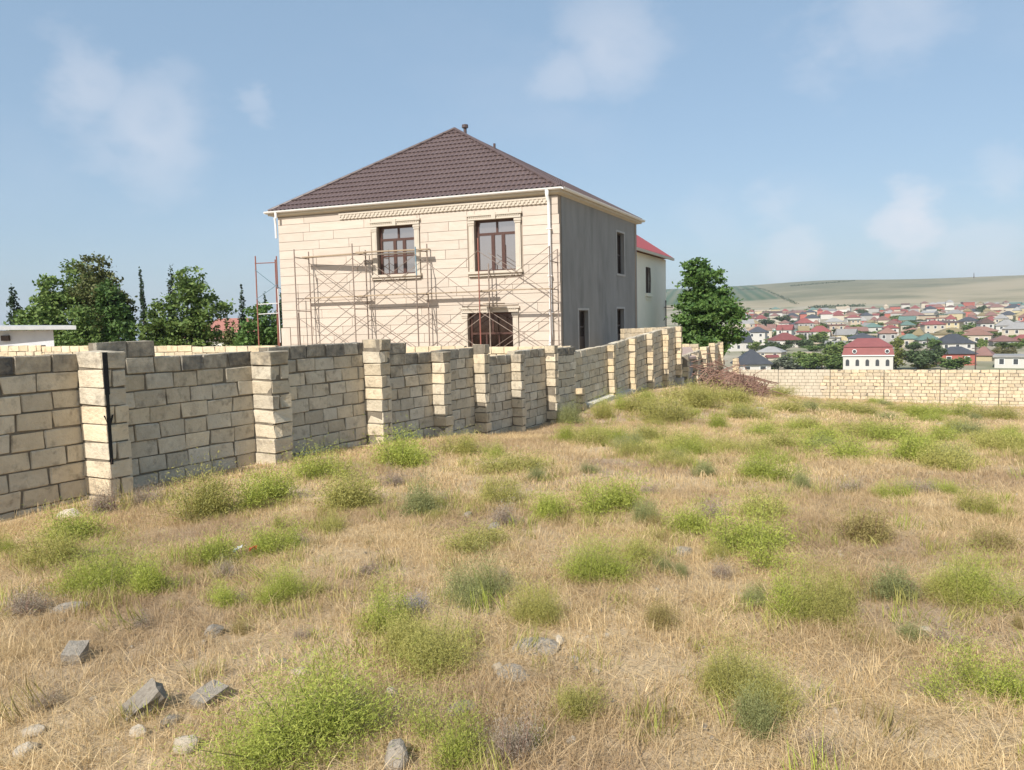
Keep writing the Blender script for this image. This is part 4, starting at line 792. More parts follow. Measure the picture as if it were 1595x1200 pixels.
SHRUBS = [(-0.88,2.93,0.73,0.33,'g'),
 (-0.26,2.8,0.22,0.18,'g'),
 (-0.03,2.79,0.2,0.19,'s'),
 (1,3.27,0.39,0.24,'o'),
 (0.98,2.98,0.2,0.2,'d'),
 (0.9,3.29,0.17,0.14,'o'),
 (0.27,3.09,0.21,0.13,'o'),
 (2.07,3.23,0.3,0.19,'g'),
 (-0.36,3.67,0.55,0.26,'o'),
 (-0.6,3.78,0.29,0.19,'o'),
 (-0.74,4.12,0.26,0.23,'g'),
 (-0.23,4.52,0.36,0.25,'d'),
 (0.13,4.25,0.34,0.25,'o'),
 (-0.61,4.45,0.19,0.08,'p'),
 (0.54,4.9,0.47,0.29,'g'),
 (0.88,5.27,0.31,0.18,'o'),
 (1.54,4.24,0.25,0.25,'g'),
 (1.77,4.21,0.36,0.3,'o'),
 (1.38,4.39,0.16,0.11,'d'),
 (2.25,4.55,0.27,0.21,'d'),
 (2.52,4.44,0.37,0.22,'o'),
 (2.73,4.4,0.44,0.31,'g'),
 (1.73,5.51,0.53,0.35,'g'),
 (2.16,6.66,0.42,0.23,'o'),
 (1.37,6.1,0.37,0.27,'g'),
 (1.7,6.66,0.22,0.2,'s'),
 (2.73,5.81,0.46,0.27,'y'),
 (3.49,5.49,0.35,0.18,'y'),
 (4.14,6.71,0.28,0.28,'o'),
 (0.83,6.98,0.58,0.36,'g'),
 (0.34,6.79,0.35,0.27,'g'),
 (1.09,6.46,0.24,0.24,'d'),
 (-0.14,7.48,0.38,0.3,'o'),
 (-0.9,7.07,0.37,0.33,'d'),
 (-0.33,5.83,0.46,0.22,'o'),
 (-0.1,6.5,0.25,0.22,'s'),
 (-1.59,7.62,0.73,0.39,'o'),
 (-1.56,6.54,0.23,0.15,'o'),
 (-2.64,7.89,0.69,0.41,'g'),
 (-3.11,7.39,0.65,0.5,'o'),
 (-2.43,9.53,0.6,0.36,'g'),
 (-1.48,10.51,0.91,0.48,'g'),
 (-0.81,11.49,0.59,0.36,'o'),
 (-0.01,9.69,0.74,0.32,'o'),
 (-1.86,5.91,0.36,0.24,'g'),
 (-2.29,5.63,0.39,0.23,'g'),
 (-1.48,4.67,0.33,0.23,'g'),
 (-1.8,4.65,0.21,0.13,'g'),
 (-3.92,6.77,0.57,0.31,'g'),
 (-2.78,5.15,0.56,0.34,'g'),
 (-3.64,5.96,0.42,0.27,'o'),
 (-2.44,4.98,0.28,0.26,'g'),
 (-4.35,6.43,0.15,0.17,'g'),
 (-3.04,4.63,0.27,0.18,'s'),
 (-4.26,7.91,0.37,0.37,'s'),
 (-3.97,8.23,0.28,0.24,'s'),
 (1.3,19.26,0.67,0.58,'d'),
 (0.94,14.02,0.4,0.4,'g'),
 (1.4,14.56,0.73,0.41,'o'),
 (1.77,14.15,0.61,0.35,'g'),
 (2.24,19.73,0.69,0.49,'o'),
 (2.93,21.08,0.56,0.42,'g'),
 (3.46,20.71,1.07,0.52,'o'),
 (2.59,14.1,0.73,0.35,'o'),
 (2.76,12.34,0.37,0.31,'g'),
 (3.89,19.1,1.27,0.66,'o'),
 (4.63,17.41,0.47,0.41,'g'),
 (2.33,9.04,0.33,0.18,'d'),
 (2.9,8.71,0.58,0.28,'g'),
 (3.06,8.07,0.23,0.18,'d'),
 (3.4,11.99,0.62,0.28,'o'),
 (3.64,11.33,0.52,0.23,'o'),
 (4.43,12.4,0.82,0.29,'o'),
 (4.68,10.84,0.81,0.31,'g'),
 (6.79,13.62,0.9,0.4,'g'),
 (5.5,10.37,0.86,0.43,'g'),
 (5.91,10.26,0.48,0.29,'d'),
 (6.66,14.52,0.75,0.34,'o'),
 (6.45,16.72,0.75,0.33,'o'),
 (5.09,15.26,0.79,0.3,'g'),
 (6.01,19.75,1.02,0.39,'o'),
 (8.29,23.03,1.19,0.42,'o'),
 (12.65,30.47,2.07,0.61,'o'),
 (13.96,30.74,1.53,0.51,'o'),
 (17.78,33.34,1.55,0.78,'g'),
 (20.79,36.99,1.84,0.68,'g'),
 (22.5,35.54,1.77,0.65,'o'),
 (7.53,11.63,0.49,0.27,'o'),
 (3.71,7.54,0.23,0.15,'g'),
 (4.37,7.73,0.27,0.12,'g'),
 (5.46,21.84,1.27,0.72,'o'),
 (6.95,24.56,1.42,0.73,'o'),
 (5.42,23.6,1.08,0.59,'o'),
 (4.03,22.85,0.76,0.38,'g'),
 (13.35,39.08,1.94,0.58,'o'),
 (2.95,9.27,0.26,0.16,'d'),
 (5.11,12.46,0.42,0.19,'d'),
 (8.29,13.4,0.45,0.22,'o'),
 (1.36,4.93,0.17,0.1,'s'),
 (-1.01,5.18,0.18,0.1,'s'),
 (4.13,7.83,0.33,0.13,'s'),
 (3.48,7.85,0.3,0.12,'s'),
 (0.81,4.07,0.19,0.16,'y'),
 (-1.16,4.03,0.1,0.05,'s'),
 (1.64,14.49,0.32,0.22,'g'),
 (1.98,12.76,0.43,0.23,'o'),
 (-0.28,11.14,0.28,0.19,'g'),
 (0.29,8.96,0.3,0.15,'d'),
 (0.94,9.39,0.24,0.11,'d'),
 (-0.74,7.53,0.19,0.13,'s'),
 (1.37,7.79,0.2,0.12,'s'),
 (-1.4,8.74,0.29,0.18,'s'),
 (-2.02,5.23,0.13,0.09,'s'),
 (2.04,3.9,0.18,0.07,'d'),
 (2.18,3.81,0.19,0.06,'s'),
 (1.16,2.82,0.15,0.05,'s'),
 (-0.71,3.07,0.13,0.11,'s'),
 (-2.16,4.28,0.15,0.07,'s'),
 (-2.13,3.32,0.14,0.06,'s'),
 (2.21,9.87,0.29,0.16,'o'),
 (1.89,11.22,0.45,0.22,'o'),
 (6.08,16.5,0.49,0.21,'g'),
 (3.45,10.28,0.39,0.17,'g'),
 (1.61,11.18,0.4,0.23,'o'),
 (12.64,25.66,0.79,0.4,'d'),
 (8.81,13.69,0.31,0.13,'o'),
 (9.86,25.53,0.79,0.41,'d'),
 (22.42,35.59,0.76,0.44,'o'),
 (2.62,14.44,0.5,0.23,'g'),
 (7.06,10.52,0.43,0.19,'o'),
 (6.02,19.79,0.56,0.31,'d'),
 (9.36,14.4,0.4,0.23,'g'),
 (5.95,20.05,0.45,0.21,'g'),
 (3.5,18.14,0.35,0.19,'o'),
 (2.44,11.7,0.37,0.15,'g'),
 (6.53,22.05,0.44,0.2,'g'),
 (7.55,17.38,0.3,0.12,'o'),
 (1.38,13.21,0.59,0.3,'o'),
 (8.86,15.2,0.56,0.34,'o'),
 (2.06,10.28,0.38,0.2,'o'),
 (15.4,28.36,1.08,0.43,'g'),
 (2.26,10.56,0.25,0.15,'d'),
 (3.62,18.95,0.46,0.2,'o'),
 (7.07,15.41,0.46,0.2,'o'),
 (1.86,12.33,0.53,0.29,'d'),
 (6.37,11.95,0.43,0.21,'g'),
 (13.37,36.44,0.37,0.16,'o'),
 (6.4,12.04,0.49,0.2,'g'),
 (8.78,14.74,0.68,0.37,'d'),
 (4.86,12.28,0.33,0.15,'d'),
 (4.98,15.45,0.35,0.16,'g'),
 (7.44,11.55,0.61,0.37,'o'),
 (21.08,44.3,0.76,0.42,'g'),
 (5.41,13.45,0.66,0.37,'g'),
 (20.65,42.36,0.81,0.39,'d'),
 (20.71,34.01,0.7,0.36,'d'),
 (7.74,11.7,0.57,0.3,'g'),
 (18.92,37.83,1.08,0.54,'o'),
 (5.9,23.52,0.52,0.24,'g'),
 (7.42,13.12,0.59,0.35,'g'),
 (8.84,15.17,0.37,0.22,'g'),
 (4.75,20.14,0.36,0.18,'g'),
 (2.66,11.19,0.49,0.28,'g'),
 (13.93,35.49,0.44,0.18,'o'),
 (5.36,9.49,0.6,0.33,'o'),
 (5.68,22.86,0.42,0.22,'g'),
 (7.13,25.27,0.61,0.35,'g'),
 (2.65,12.03,0.66,0.27,'o'),
 (8.63,13.25,0.43,0.18,'g'),
 (-1.27,4.76,0.09,0.08,'o'),
 (-0.77,7.41,0.22,0.09,'o'),
 (-1.7,4.63,0.09,0.06,'s'),
 (-0.71,6.92,0.18,0.09,'o'),
 (2.68,4.01,0.08,0.06,'y'),
 (-1.85,7.92,0.19,0.14,'y'),
 (1.06,4.96,0.12,0.1,'d'),
 (1.47,4.54,0.11,0.08,'y'),
 (2.37,4.53,0.14,0.06,'s'),
 (1.73,5.45,0.1,0.1,'y'),
 (1.43,5.35,0.16,0.09,'o'),
 (1.14,5.87,0.11,0.09,'y'),
 (-1.8,6.2,0.11,0.09,'s'),
 (-0.23,4.77,0.13,0.06,'o'),
 (-2.59,7.69,0.2,0.1,'y'),
 (0.97,5.1,0.16,0.08,'d'),
 (-2.04,5.31,0.15,0.11,'s'),
 (-2.06,6.66,0.12,0.13,'o'),
 (0.48,5.14,0.17,0.09,'y'),
 (-0.09,4.97,0.09,0.07,'s'),
 (-1.52,4.16,0.11,0.07,'y'),
 (1.19,6.35,0.18,0.12,'y')]
STONES = [(-1.63,3.24,0.17,0.12,'slab'),
 (-1.38,3.32,0.16,0.1,'block'),
 (-2.28,3.84,0.15,0.13,'block'),
 (-1.67,4.13,0.13,0.09,'rock'),
 (-2.79,4.69,0.25,0.14,'flat'),
 (-1.57,3.04,0.08,0.06,'pale'),
 (-1.49,3.14,0.1,0.05,'rock'),
 (-1.32,2.93,0.12,0.08,'pale'),
 (0.1,3.81,0.26,0.12,'flat'),
 (0.22,3.88,0.07,0.06,'pale'),
 (-0.02,3.49,0.19,0.08,'flat'),
 (-0.1,3.57,0.06,0.06,'pale'),
 (-0.25,3.19,0.16,0.09,'flat'),
 (-0.57,3.33,0.07,0.06,'pale'),
 (-0.53,3.2,0.04,0.03,'pale'),
 (-0.44,3.27,0.03,0.02,'pale'),
 (-0.82,3.51,0.05,0.03,'pale'),
 (-1.17,3.72,0.08,0.04,'rock'),
 (-1.05,3.59,0.11,0.04,'pale'),
 (-1.03,3.8,0.02,0.02,'pale'),
 (0.29,3.33,0.04,0.02,'pale'),
 (0.28,3.67,0.06,0.03,'pale'),
 (0.47,3.97,0.04,0.02,'pale'),
 (0.37,3.95,0.03,0.02,'pale'),
 (1.22,5.54,0.25,0.1,'flat'),
 (-0.47,2.78,0.15,0.13,'rock'),
 (-1.96,2.95,0.11,0.05,'pale'),
 (-2.03,3.1,0.11,0.04,'pale'),
 (-0.17,6.38,0.15,0.09,'rock'),
 (-0.44,6.92,0.14,0.07,'rock'),
 (-4.58,7.81,0.29,0.11,'pale'),
 (2.17,3.99,0.08,0.03,'pale'),
 (-1.94,3.39,0.04,0.02,'pale'),
 (0.93,3.3,0.07,0.03,'pale'),
 (1.33,3.12,0.04,0.02,'pale'),
 (2.16,22.03,0.18,0.11,'pale'),
 (3.55,20.83,0.45,0.17,'rock'),
 (7.13,22.27,0.37,0.15,'rock'),
 (10.99,19.63,0.33,0.15,'rock'),
 (0.2,2.9,0.05,0.04,'pale'),
 (-1.46,3.7,0.03,0.02,'pale'),
 (-2.06,3.99,0.03,0.02,'pale')]
TOWN = [(103.98,224.49,12.94,4.69,2.06,'red','white','mansard'),
 (134.47,232.82,9.53,3.31,1.94,'slate','brick','hip'),
 (166.15,289.78,11.6,2.66,3.38,'slate','white','hip'),
 (164.91,319.26,6.39,3.46,1.86,'green','cream','hip'),
 (167.97,311.11,7.78,3.11,2.46,'green','grey','hip'),
 (226.08,433.73,10.11,1.81,2.17,'orange','brick','hip'),
 (189.57,385.47,6.74,5.94,1.44,'red','white','hip'),
 (264.12,470,17.99,5.08,1.17,'brown','yellow','hip'),
 (228.3,399.62,12.65,2.33,2.33,'olive','yellow','hip'),
 (195.8,306.54,8.43,2.04,2.17,'redbrown','grey','hip'),
 (202.29,304.96,7.12,2.03,2.29,'red','cream','hip'),
 (148.86,242.53,5.26,1.62,2.63,'redbrown','yellow','hip'),
 (255.74,547.17,7.74,4.32,1.37,'olive','yellow','hip'),
 (271.88,546.21,8.18,3.63,2.5,'red','white','hip'),
 (316.83,656.97,11.47,2.73,3.28,'redbrown','cream','hip'),
 (378.01,726.29,19.92,4.23,5.13,'redbrown','cream','hip'),
 (320.48,723.19,12.62,4.21,2.4,'red','white','hip'),
 (335.84,791.3,10.52,4.93,4.6,'red','cream','hip'),
 (203.68,466.86,6.22,2.72,2.53,'red','cream','hip'),
 (393.69,684.24,14.22,5.69,3.41,'grey','yellow','hip'),
 (341.99,549.35,13.71,2.74,3.2,'red','white','hip'),
 (343.04,575.3,9.09,3.83,2.87,'redbrown','cream','hip'),
 (122.86,346.3,12.12,3.17,3.17,'red','white','hip'),
 (95.99,284.21,8.77,1.9,1.9,'grey','cream','hip'),
 (179.48,448.62,11.58,2.8,3.36,'red','white','hip'),
 (158.8,382.51,7.97,1.91,1.12,'grey','white','flat'),
 (165.85,466.49,13.98,3.11,2.72,'green','cream','hip'),
 (242.71,749.5,9.97,4.98,3.74,'red','white','hip'),
 (131.07,310.94,7.26,2.33,1.56,'grey','tan','gable'),
 (137.41,307.44,6.41,1.79,1.28,'grey','tan','gable'),
 (92.19,272.29,3.41,0.91,0.91,'red','cream','gable'),
 (166.4,515.11,9.43,2.14,1.29,'grey','cream','flat'),
 (106.97,282.22,5.18,1.18,0.94,'tan','tan','flat'),
 (143.67,218.93,10.06,2.93,0.55,'grey','white','flat'),
 (395.52,635.9,8.99,4.23,3.17,'redbrown','cream','hip'),
 (421.39,654.34,10.88,3.81,3.26,'slate','cream','hip'),
 (405.11,610.09,12.17,4.06,4.06,'yellow','yellow','hip'),
 (509.26,854.56,10.65,4.97,3.55,'redbrown','cream','hip'),
 (479.38,883.23,11.01,5.14,3.67,'slate','white','hip'),
 (517.2,934.41,13.19,5.43,3.88,'redbrown','brick','hip'),
 (542.03,863.25,15.78,5.02,3.59,'redbrown','cream','hip'),
 (526.61,808.63,14.78,5.37,4.03,'slate','cream','hip'),
 (482.22,921.67,10.72,5.36,3.83,'red','cream','hip'),
 (289.98,742.88,12.35,4.32,3.7,'slate','white','hip'),
 (345.54,845.69,12.65,4.92,4.22,'red','white','hip'),
 (307.23,842.78,12.61,4.2,3.5,'slate','white','hip'),
 (205.31,683.1,7.95,3.41,2.84,'red','white','hip'),
 (220.48,593.18,9.37,2.96,2.96,'slate','grey','hip'),
 (230.15,675.13,10.67,3.37,2.25,'cream','cream','hip'),
 (363.74,790.48,11.82,3.94,3.28,'slate','grey','hip'),
 (135.67,338.29,7.05,1.41,0.85,'tan','tan','flat'),
 (183.61,362.86,5.14,1.81,1.51,'olive','cream','hip'),
 (444.54,636.92,14.78,3.4,2.02,'brown','grey','hip'),
 (305.31,435.1,14.25,5.5,2.76,'tan','white','hip'),
 (137.59,462.17,9.53,6,2.23,'tan','tan','gable'),
 (455.74,932.7,9.22,3.4,3.09,'redbrown','white','hip'),
 (478.01,729.21,6.81,5.5,3.39,'grey','yellow','hip'),
 (598.58,945.44,13.3,6,2.1,'brown','cream','flat'),
 (353.08,653.54,12.74,5.5,3.17,'slate','tan','flat'),
 (565.53,840.6,10.01,6,2.52,'olive','white','flat'),
 (222.46,336.49,11.44,5.5,2.69,'grey','cream','hip'),
 (383,1078.24,8.1,3.4,3.17,'red','yellow','hip'),
 (284.52,940.68,11.37,3.6,3.04,'grey','white','hip'),
 (501.39,759.24,6.48,6,2.81,'grey','yellow','hip'),
 (494.49,971.24,13.61,3.4,2.37,'slate','cream','flat'),
 (225.45,487.32,13.51,3.6,2.2,'grey','white','hip'),
 (555.41,1019.08,14.14,3.4,3.11,'red','grey','gable'),
 (637.12,936.53,7.03,5.5,2.41,'brown','cream','hip'),
 (360.38,1083.57,8.26,3.4,2.95,'tan','brick','gable'),
 (382.73,761.95,11.41,6,2.06,'orange','grey','gable'),
 (427.25,896.14,11.31,3.4,2.67,'grey','tan','flat'),
 (279.22,424.77,8.03,3.6,2.67,'grey','grey','hip'),
 (343.83,968.39,14.25,3.6,2.11,'orange','grey','gable'),
 (220.42,316.6,6.73,5.5,2.9,'olive','cream','hip'),
 (355.72,1104.75,12.09,3.6,2.33,'tan','yellow','gable'),
 (279.93,792.68,6.84,3.6,2.93,'brown','yellow','hip'),
 (420.15,1084.42,5.38,3.6,2.64,'red','tan','hip'),
 (643.98,985.45,12.49,3.6,2.08,'green','brick','gable'),
 (298.31,523.76,5.61,5.5,2.9,'red','white','hip'),
 (384.61,1053.25,6.44,3.4,2.23,'brown','brick','hip'),
 (425.93,833.55,7.91,3.4,2.45,'redbrown','cream','flat'),
 (246.08,829.12,8.46,3.4,3.27,'olive','white','hip'),
 (497.06,720.67,8.75,3.4,3.28,'redbrown','yellow','flat'),
 (412.18,760.33,11.97,5.5,2.26,'grey','cream','gable'),
 (502.77,1035.64,5.82,6,3.12,'tan','cream','hip'),
 (506.84,724.74,5.01,6,2.28,'redbrown','brick','hip'),
 (107.96,360.69,6.34,6,2.79,'grey','white','hip'),
 (477.15,796.52,10.5,3.6,2.83,'slate','white','hip'),
 (398.47,1019.18,13.51,5.5,2.9,'green','cream','hip'),
 (229.89,465.02,7.75,5.5,2.01,'redbrown','yellow','hip'),
 (578.84,826.48,6.95,6,2.89,'olive','tan','hip'),
 (227.69,373.56,13.49,3.6,2.02,'orange','tan','hip'),
 (228.6,417.95,10.33,6,2.17,'red','cream','hip'),
 (555.44,1087.33,10.46,3.6,2.29,'brown','white','gable'),
 (455.25,813.56,5.21,3.4,2.68,'redbrown','cream','hip'),
 (425.16,1022.87,12.97,3.4,2.52,'grey','white','gable'),
 (141.94,374.97,5.19,5.5,2.61,'red','grey','flat'),
 (559.98,859.15,6.31,3.6,3.01,'red','yellow','hip'),
 (299.65,537.19,5.67,6,2.93,'orange','cream','flat'),
 (442.8,988.63,5.37,3.4,3.07,'red','white','hip'),
 (588.66,948.99,12.44,5.5,2.87,'redbrown','cream','hip'),
 (187.94,420.11,10.78,3.6,2.42,'redbrown','yellow','gable'),
 (576.77,950.97,7.47,6,3,'redbrown','cream','flat'),
 (487.16,1037.93,6.95,3.6,3.14,'red','white','hip'),
 (413.8,593.46,13.33,6,2.13,'grey','tan','flat'),
 (193.75,350.08,10.81,3.6,3.29,'olive','tan','flat'),
 (339.51,509.94,6.84,5.5,2.72,'redbrown','brick','hip'),
 (365.9,982.77,12.24,3.4,3.32,'redbrown','yellow','gable'),
 (260.28,832.16,6.36,3.4,2.37,'redbrown','cream','hip'),
 (260.78,622.88,14.51,3.4,3.19,'grey','cream','hip'),
 (152.06,333.69,11.06,3.6,2.14,'slate','white','hip'),
 (349.74,901.48,12.45,6,2.53,'slate','cream','hip'),
 (162.11,542.31,14.89,6,3.33,'grey','tan','gable'),
 (391.02,921.33,10.56,3.6,2.77,'red','cream','hip'),
 (497.33,806.52,8.14,3.4,2.68,'olive','tan','hip'),
 (461.18,906.7,8.19,3.6,2,'red','brick','hip'),
 (286.77,838.5,8.82,5.5,2.54,'redbrown','cream','hip'),
 (436.32,1075.47,10.48,3.4,2.46,'grey','tan','gable'),
 (197.13,518.44,10.12,6,3.2,'red','grey','hip'),
 (120.39,376.5,8.07,6,2.54,'slate','white','hip'),
 (256.7,577.02,7.08,5.5,2.42,'green','tan','flat'),
 (478.84,1049.49,11.9,3.6,3.09,'red','white','flat'),
 (280.41,473.35,9.77,5.5,2.25,'slate','grey','hip'),
 (532.51,910.83,6.81,3.4,2.61,'red','cream','hip'),
 (95.68,327.9,11.03,3.6,3.14,'slate','white','gable'),
 (232.76,588.47,5.15,3.4,2.61,'orange','tan','hip'),
 (599.12,889.35,10.7,6,3.23,'redbrown','grey','flat'),
 (138.08,426.46,11.7,5.5,2.87,'orange','cream','hip'),
 (375.82,794.63,5.91,3.6,2.17,'red','white','gable'),
 (362.97,889.9,10.99,3.6,3.13,'green','yellow','hip'),
 (406.11,1069.75,9.17,3.4,2.68,'tan','brick','flat'),
 (405.97,789.74,12.75,3.4,2.16,'grey','brick','hip'),
 (284.01,623.27,5.36,3.6,2.89,'grey','brick','hip'),
 (503.37,798.23,11.06,3.6,2.08,'redbrown','brick','flat'),
 (650.82,929.87,6.07,3.4,2.24,'tan','cream','flat'),
 (296.82,544.47,6.31,5.5,2.03,'red','white','flat'),
 (438.94,801.2,14.88,3.6,2.38,'tan','tan','hip'),
 (606.21,881.9,10.09,3.4,3.28,'olive','tan','hip'),
 (294.56,626.07,5.08,3.4,3.04,'redbrown','white','hip'),
 (395.37,904.09,6.05,3.6,2.79,'brown','cream','hip'),
 (568.08,1061.3,8.73,6,2.48,'redbrown','cream','hip'),
 (188.67,531.22,6.56,6,2.05,'redbrown','white','hip'),
 (628,945.43,8.29,3.6,2.62,'green','grey','hip'),
 (581.66,998.9,8.4,3.4,3.28,'green','tan','hip'),
 (531.75,791.23,8.87,3.6,2.21,'slate','cream','hip'),
 (167.88,442.73,5.28,3.6,3.03,'olive','grey','gable'),
 (254.18,495.52,8.47,3.4,2.5,'green','cream','hip'),
 (422.55,987.94,11.83,6,3.36,'tan','white','gable'),
 (559.39,982.29,12.05,3.4,2.39,'brown','white','hip'),
 (284.42,895.8,10.27,3.4,2.75,'brown','cream','hip'),
 (532.26,776.95,5.51,5.5,2.17,'green','tan','hip'),
 (307.19,483.64,7.12,6,2.58,'grey','cream','hip'),
 (458.29,735.53,9.83,3.4,2.8,'olive','cream','hip'),
 (435.51,639.33,9.27,5.5,2.22,'slate','grey','hip'),
 (341.68,499.53,9.94,3.4,2.35,'grey','white','gable'),
 (320.96,1064.89,11.98,3.6,2.14,'redbrown','brick','hip'),
 (279.58,954.7,8.66,3.4,2.95,'red','brick','flat'),
 (445.67,753.53,8.07,5.5,3.07,'olive','brick','hip'),
 (509.56,1024.53,12.02,5.5,2.3,'slate','brick','flat'),
 (199.03,631.07,10.22,3.4,2.74,'olive','brick','hip'),
 (323.9,979.64,14.27,3.6,3.13,'redbrown','cream','hip'),
 (541.93,779.6,9,6,2.31,'brown','white','flat'),
 (371.45,664.32,6.68,5.5,3.28,'green','tan','flat'),
 (341.63,1096.93,8.1,3.6,2.85,'red','grey','hip'),
 (636.19,993.33,5.7,5.5,2.31,'redbrown','white','hip'),
 (252.05,409.95,6.43,6,2.97,'brown','white','hip'),
 (496.46,855.09,8.16,3.6,3.05,'redbrown','white','hip'),
 (437.67,762.31,5.09,3.6,2.94,'redbrown','white','hip'),
 (174.25,516,5.05,3.4,2.7,'redbrown','white','gable'),
 (325.46,898.09,8.66,5.5,2.31,'redbrown','tan','gable'),
 (201.42,332.7,10.51,3.6,2.49,'orange','cream','hip'),
 (310.89,992.65,8.62,3.6,2.48,'redbrown','brick','flat'),
 (255.39,378.39,12.06,6,2.6,'redbrown','white','hip'),
 (612.7,1036.17,13.58,6,2.64,'grey','brick','flat'),
 (373.9,1091.29,12.79,6,3.25,'green','yellow','hip'),
 (319.44,844.08,6.93,6,2.64,'slate','brick','hip'),
 (621.32,1005.52,8.55,3.6,3.14,'grey','yellow','hip'),
 (534.33,924.71,5.05,3.6,3.06,'red','brick','hip'),
 (221.96,521.94,5.79,3.4,3.35,'grey','cream','flat'),
 (594.7,1066.36,11.14,3.6,2.89,'grey','tan','gable'),
 (148.76,418.05,7.78,5.5,2.87,'red','white','gable'),
 (185.25,350.1,5.36,3.4,3.21,'olive','tan','hip'),
 (345.37,494,6.78,5.5,2.72,'slate','yellow','hip'),
 (333.45,969.81,7.61,3.6,3.2,'olive','white','hip'),
 (454.62,966.4,11.57,6,3.35,'redbrown','grey','flat'),
 (155.7,319.03,6.64,6,2.16,'orange','grey','hip'),
 (191.16,453.45,8.54,6,2.17,'redbrown','tan','flat'),
 (460.89,1057.5,8.35,5.5,3.05,'tan','white','hip'),
 (538.58,907.26,6.39,3.6,2.74,'brown','brick','gable'),
 (367.05,830.52,13.83,3.6,3.19,'orange','yellow','hip'),
 (165.9,381.32,8.95,3.4,2.89,'grey','yellow','gable'),
 (489.42,870.72,5.92,3.4,2.72,'grey','grey','flat'),
 (631.81,1004.64,7.4,3.4,2.44,'grey','white','hip'),
 (392.07,875.34,9.78,3.4,3.07,'grey','brick','flat'),
 (467.49,733.9,6.35,3.6,2.39,'tan','cream','hip'),
 (435.38,958.7,7.43,3.4,2.33,'red','grey','gable'),
 (308.53,600.66,11.08,3.6,3.09,'green','tan','gable'),
 (462.79,691.62,7.3,3.6,2.6,'redbrown','white','hip'),
 (581.79,1065.03,10.97,3.6,2.75,'grey','cream','hip'),
 (639.7,929.21,5.85,6,2.58,'red','cream','hip'),
 (390.64,975.49,6.3,5.5,2.83,'red','brick','hip'),
 (171.07,367.12,11.47,3.4,2.27,'tan','tan','flat'),
 (422.68,707.07,6.13,3.4,2.76,'orange','cream','hip'),
 (600.31,1057.54,9.11,6,3.24,'grey','white','hip'),
 (246.72,384.11,9.23,5.5,2.93,'grey','white','hip'),
 (446.16,855.65,8.65,3.4,3.18,'grey','cream','gable'),
 (359.84,857.98,6.95,3.6,2.73,'red','tan','hip'),
 (379.67,773.18,8.85,6,2.84,'grey','brick','hip'),
 (261.35,718.13,11.58,5.5,2.39,'redbrown','white','hip'),
 (404,661.53,7,3.6,2.71,'olive','white','hip'),
 (605.34,995.77,6.71,6,2.29,'olive','cream','hip'),
 (448.93,896.81,6.56,5.5,2.83,'redbrown','cream','flat'),
 (314.94,918.38,13.44,6,2.42,'brown','white','gable'),
 (197.36,420.96,9.32,5.5,2.09,'green','white','hip'),
 (468.29,974.38,6.11,3.6,3.33,'green','brick','hip'),
 (293.34,549.21,7.89,3.6,2.39,'grey','brick','flat'),
 (252.31,469.05,7.28,3.4,2.57,'redbrown','yellow','hip')]
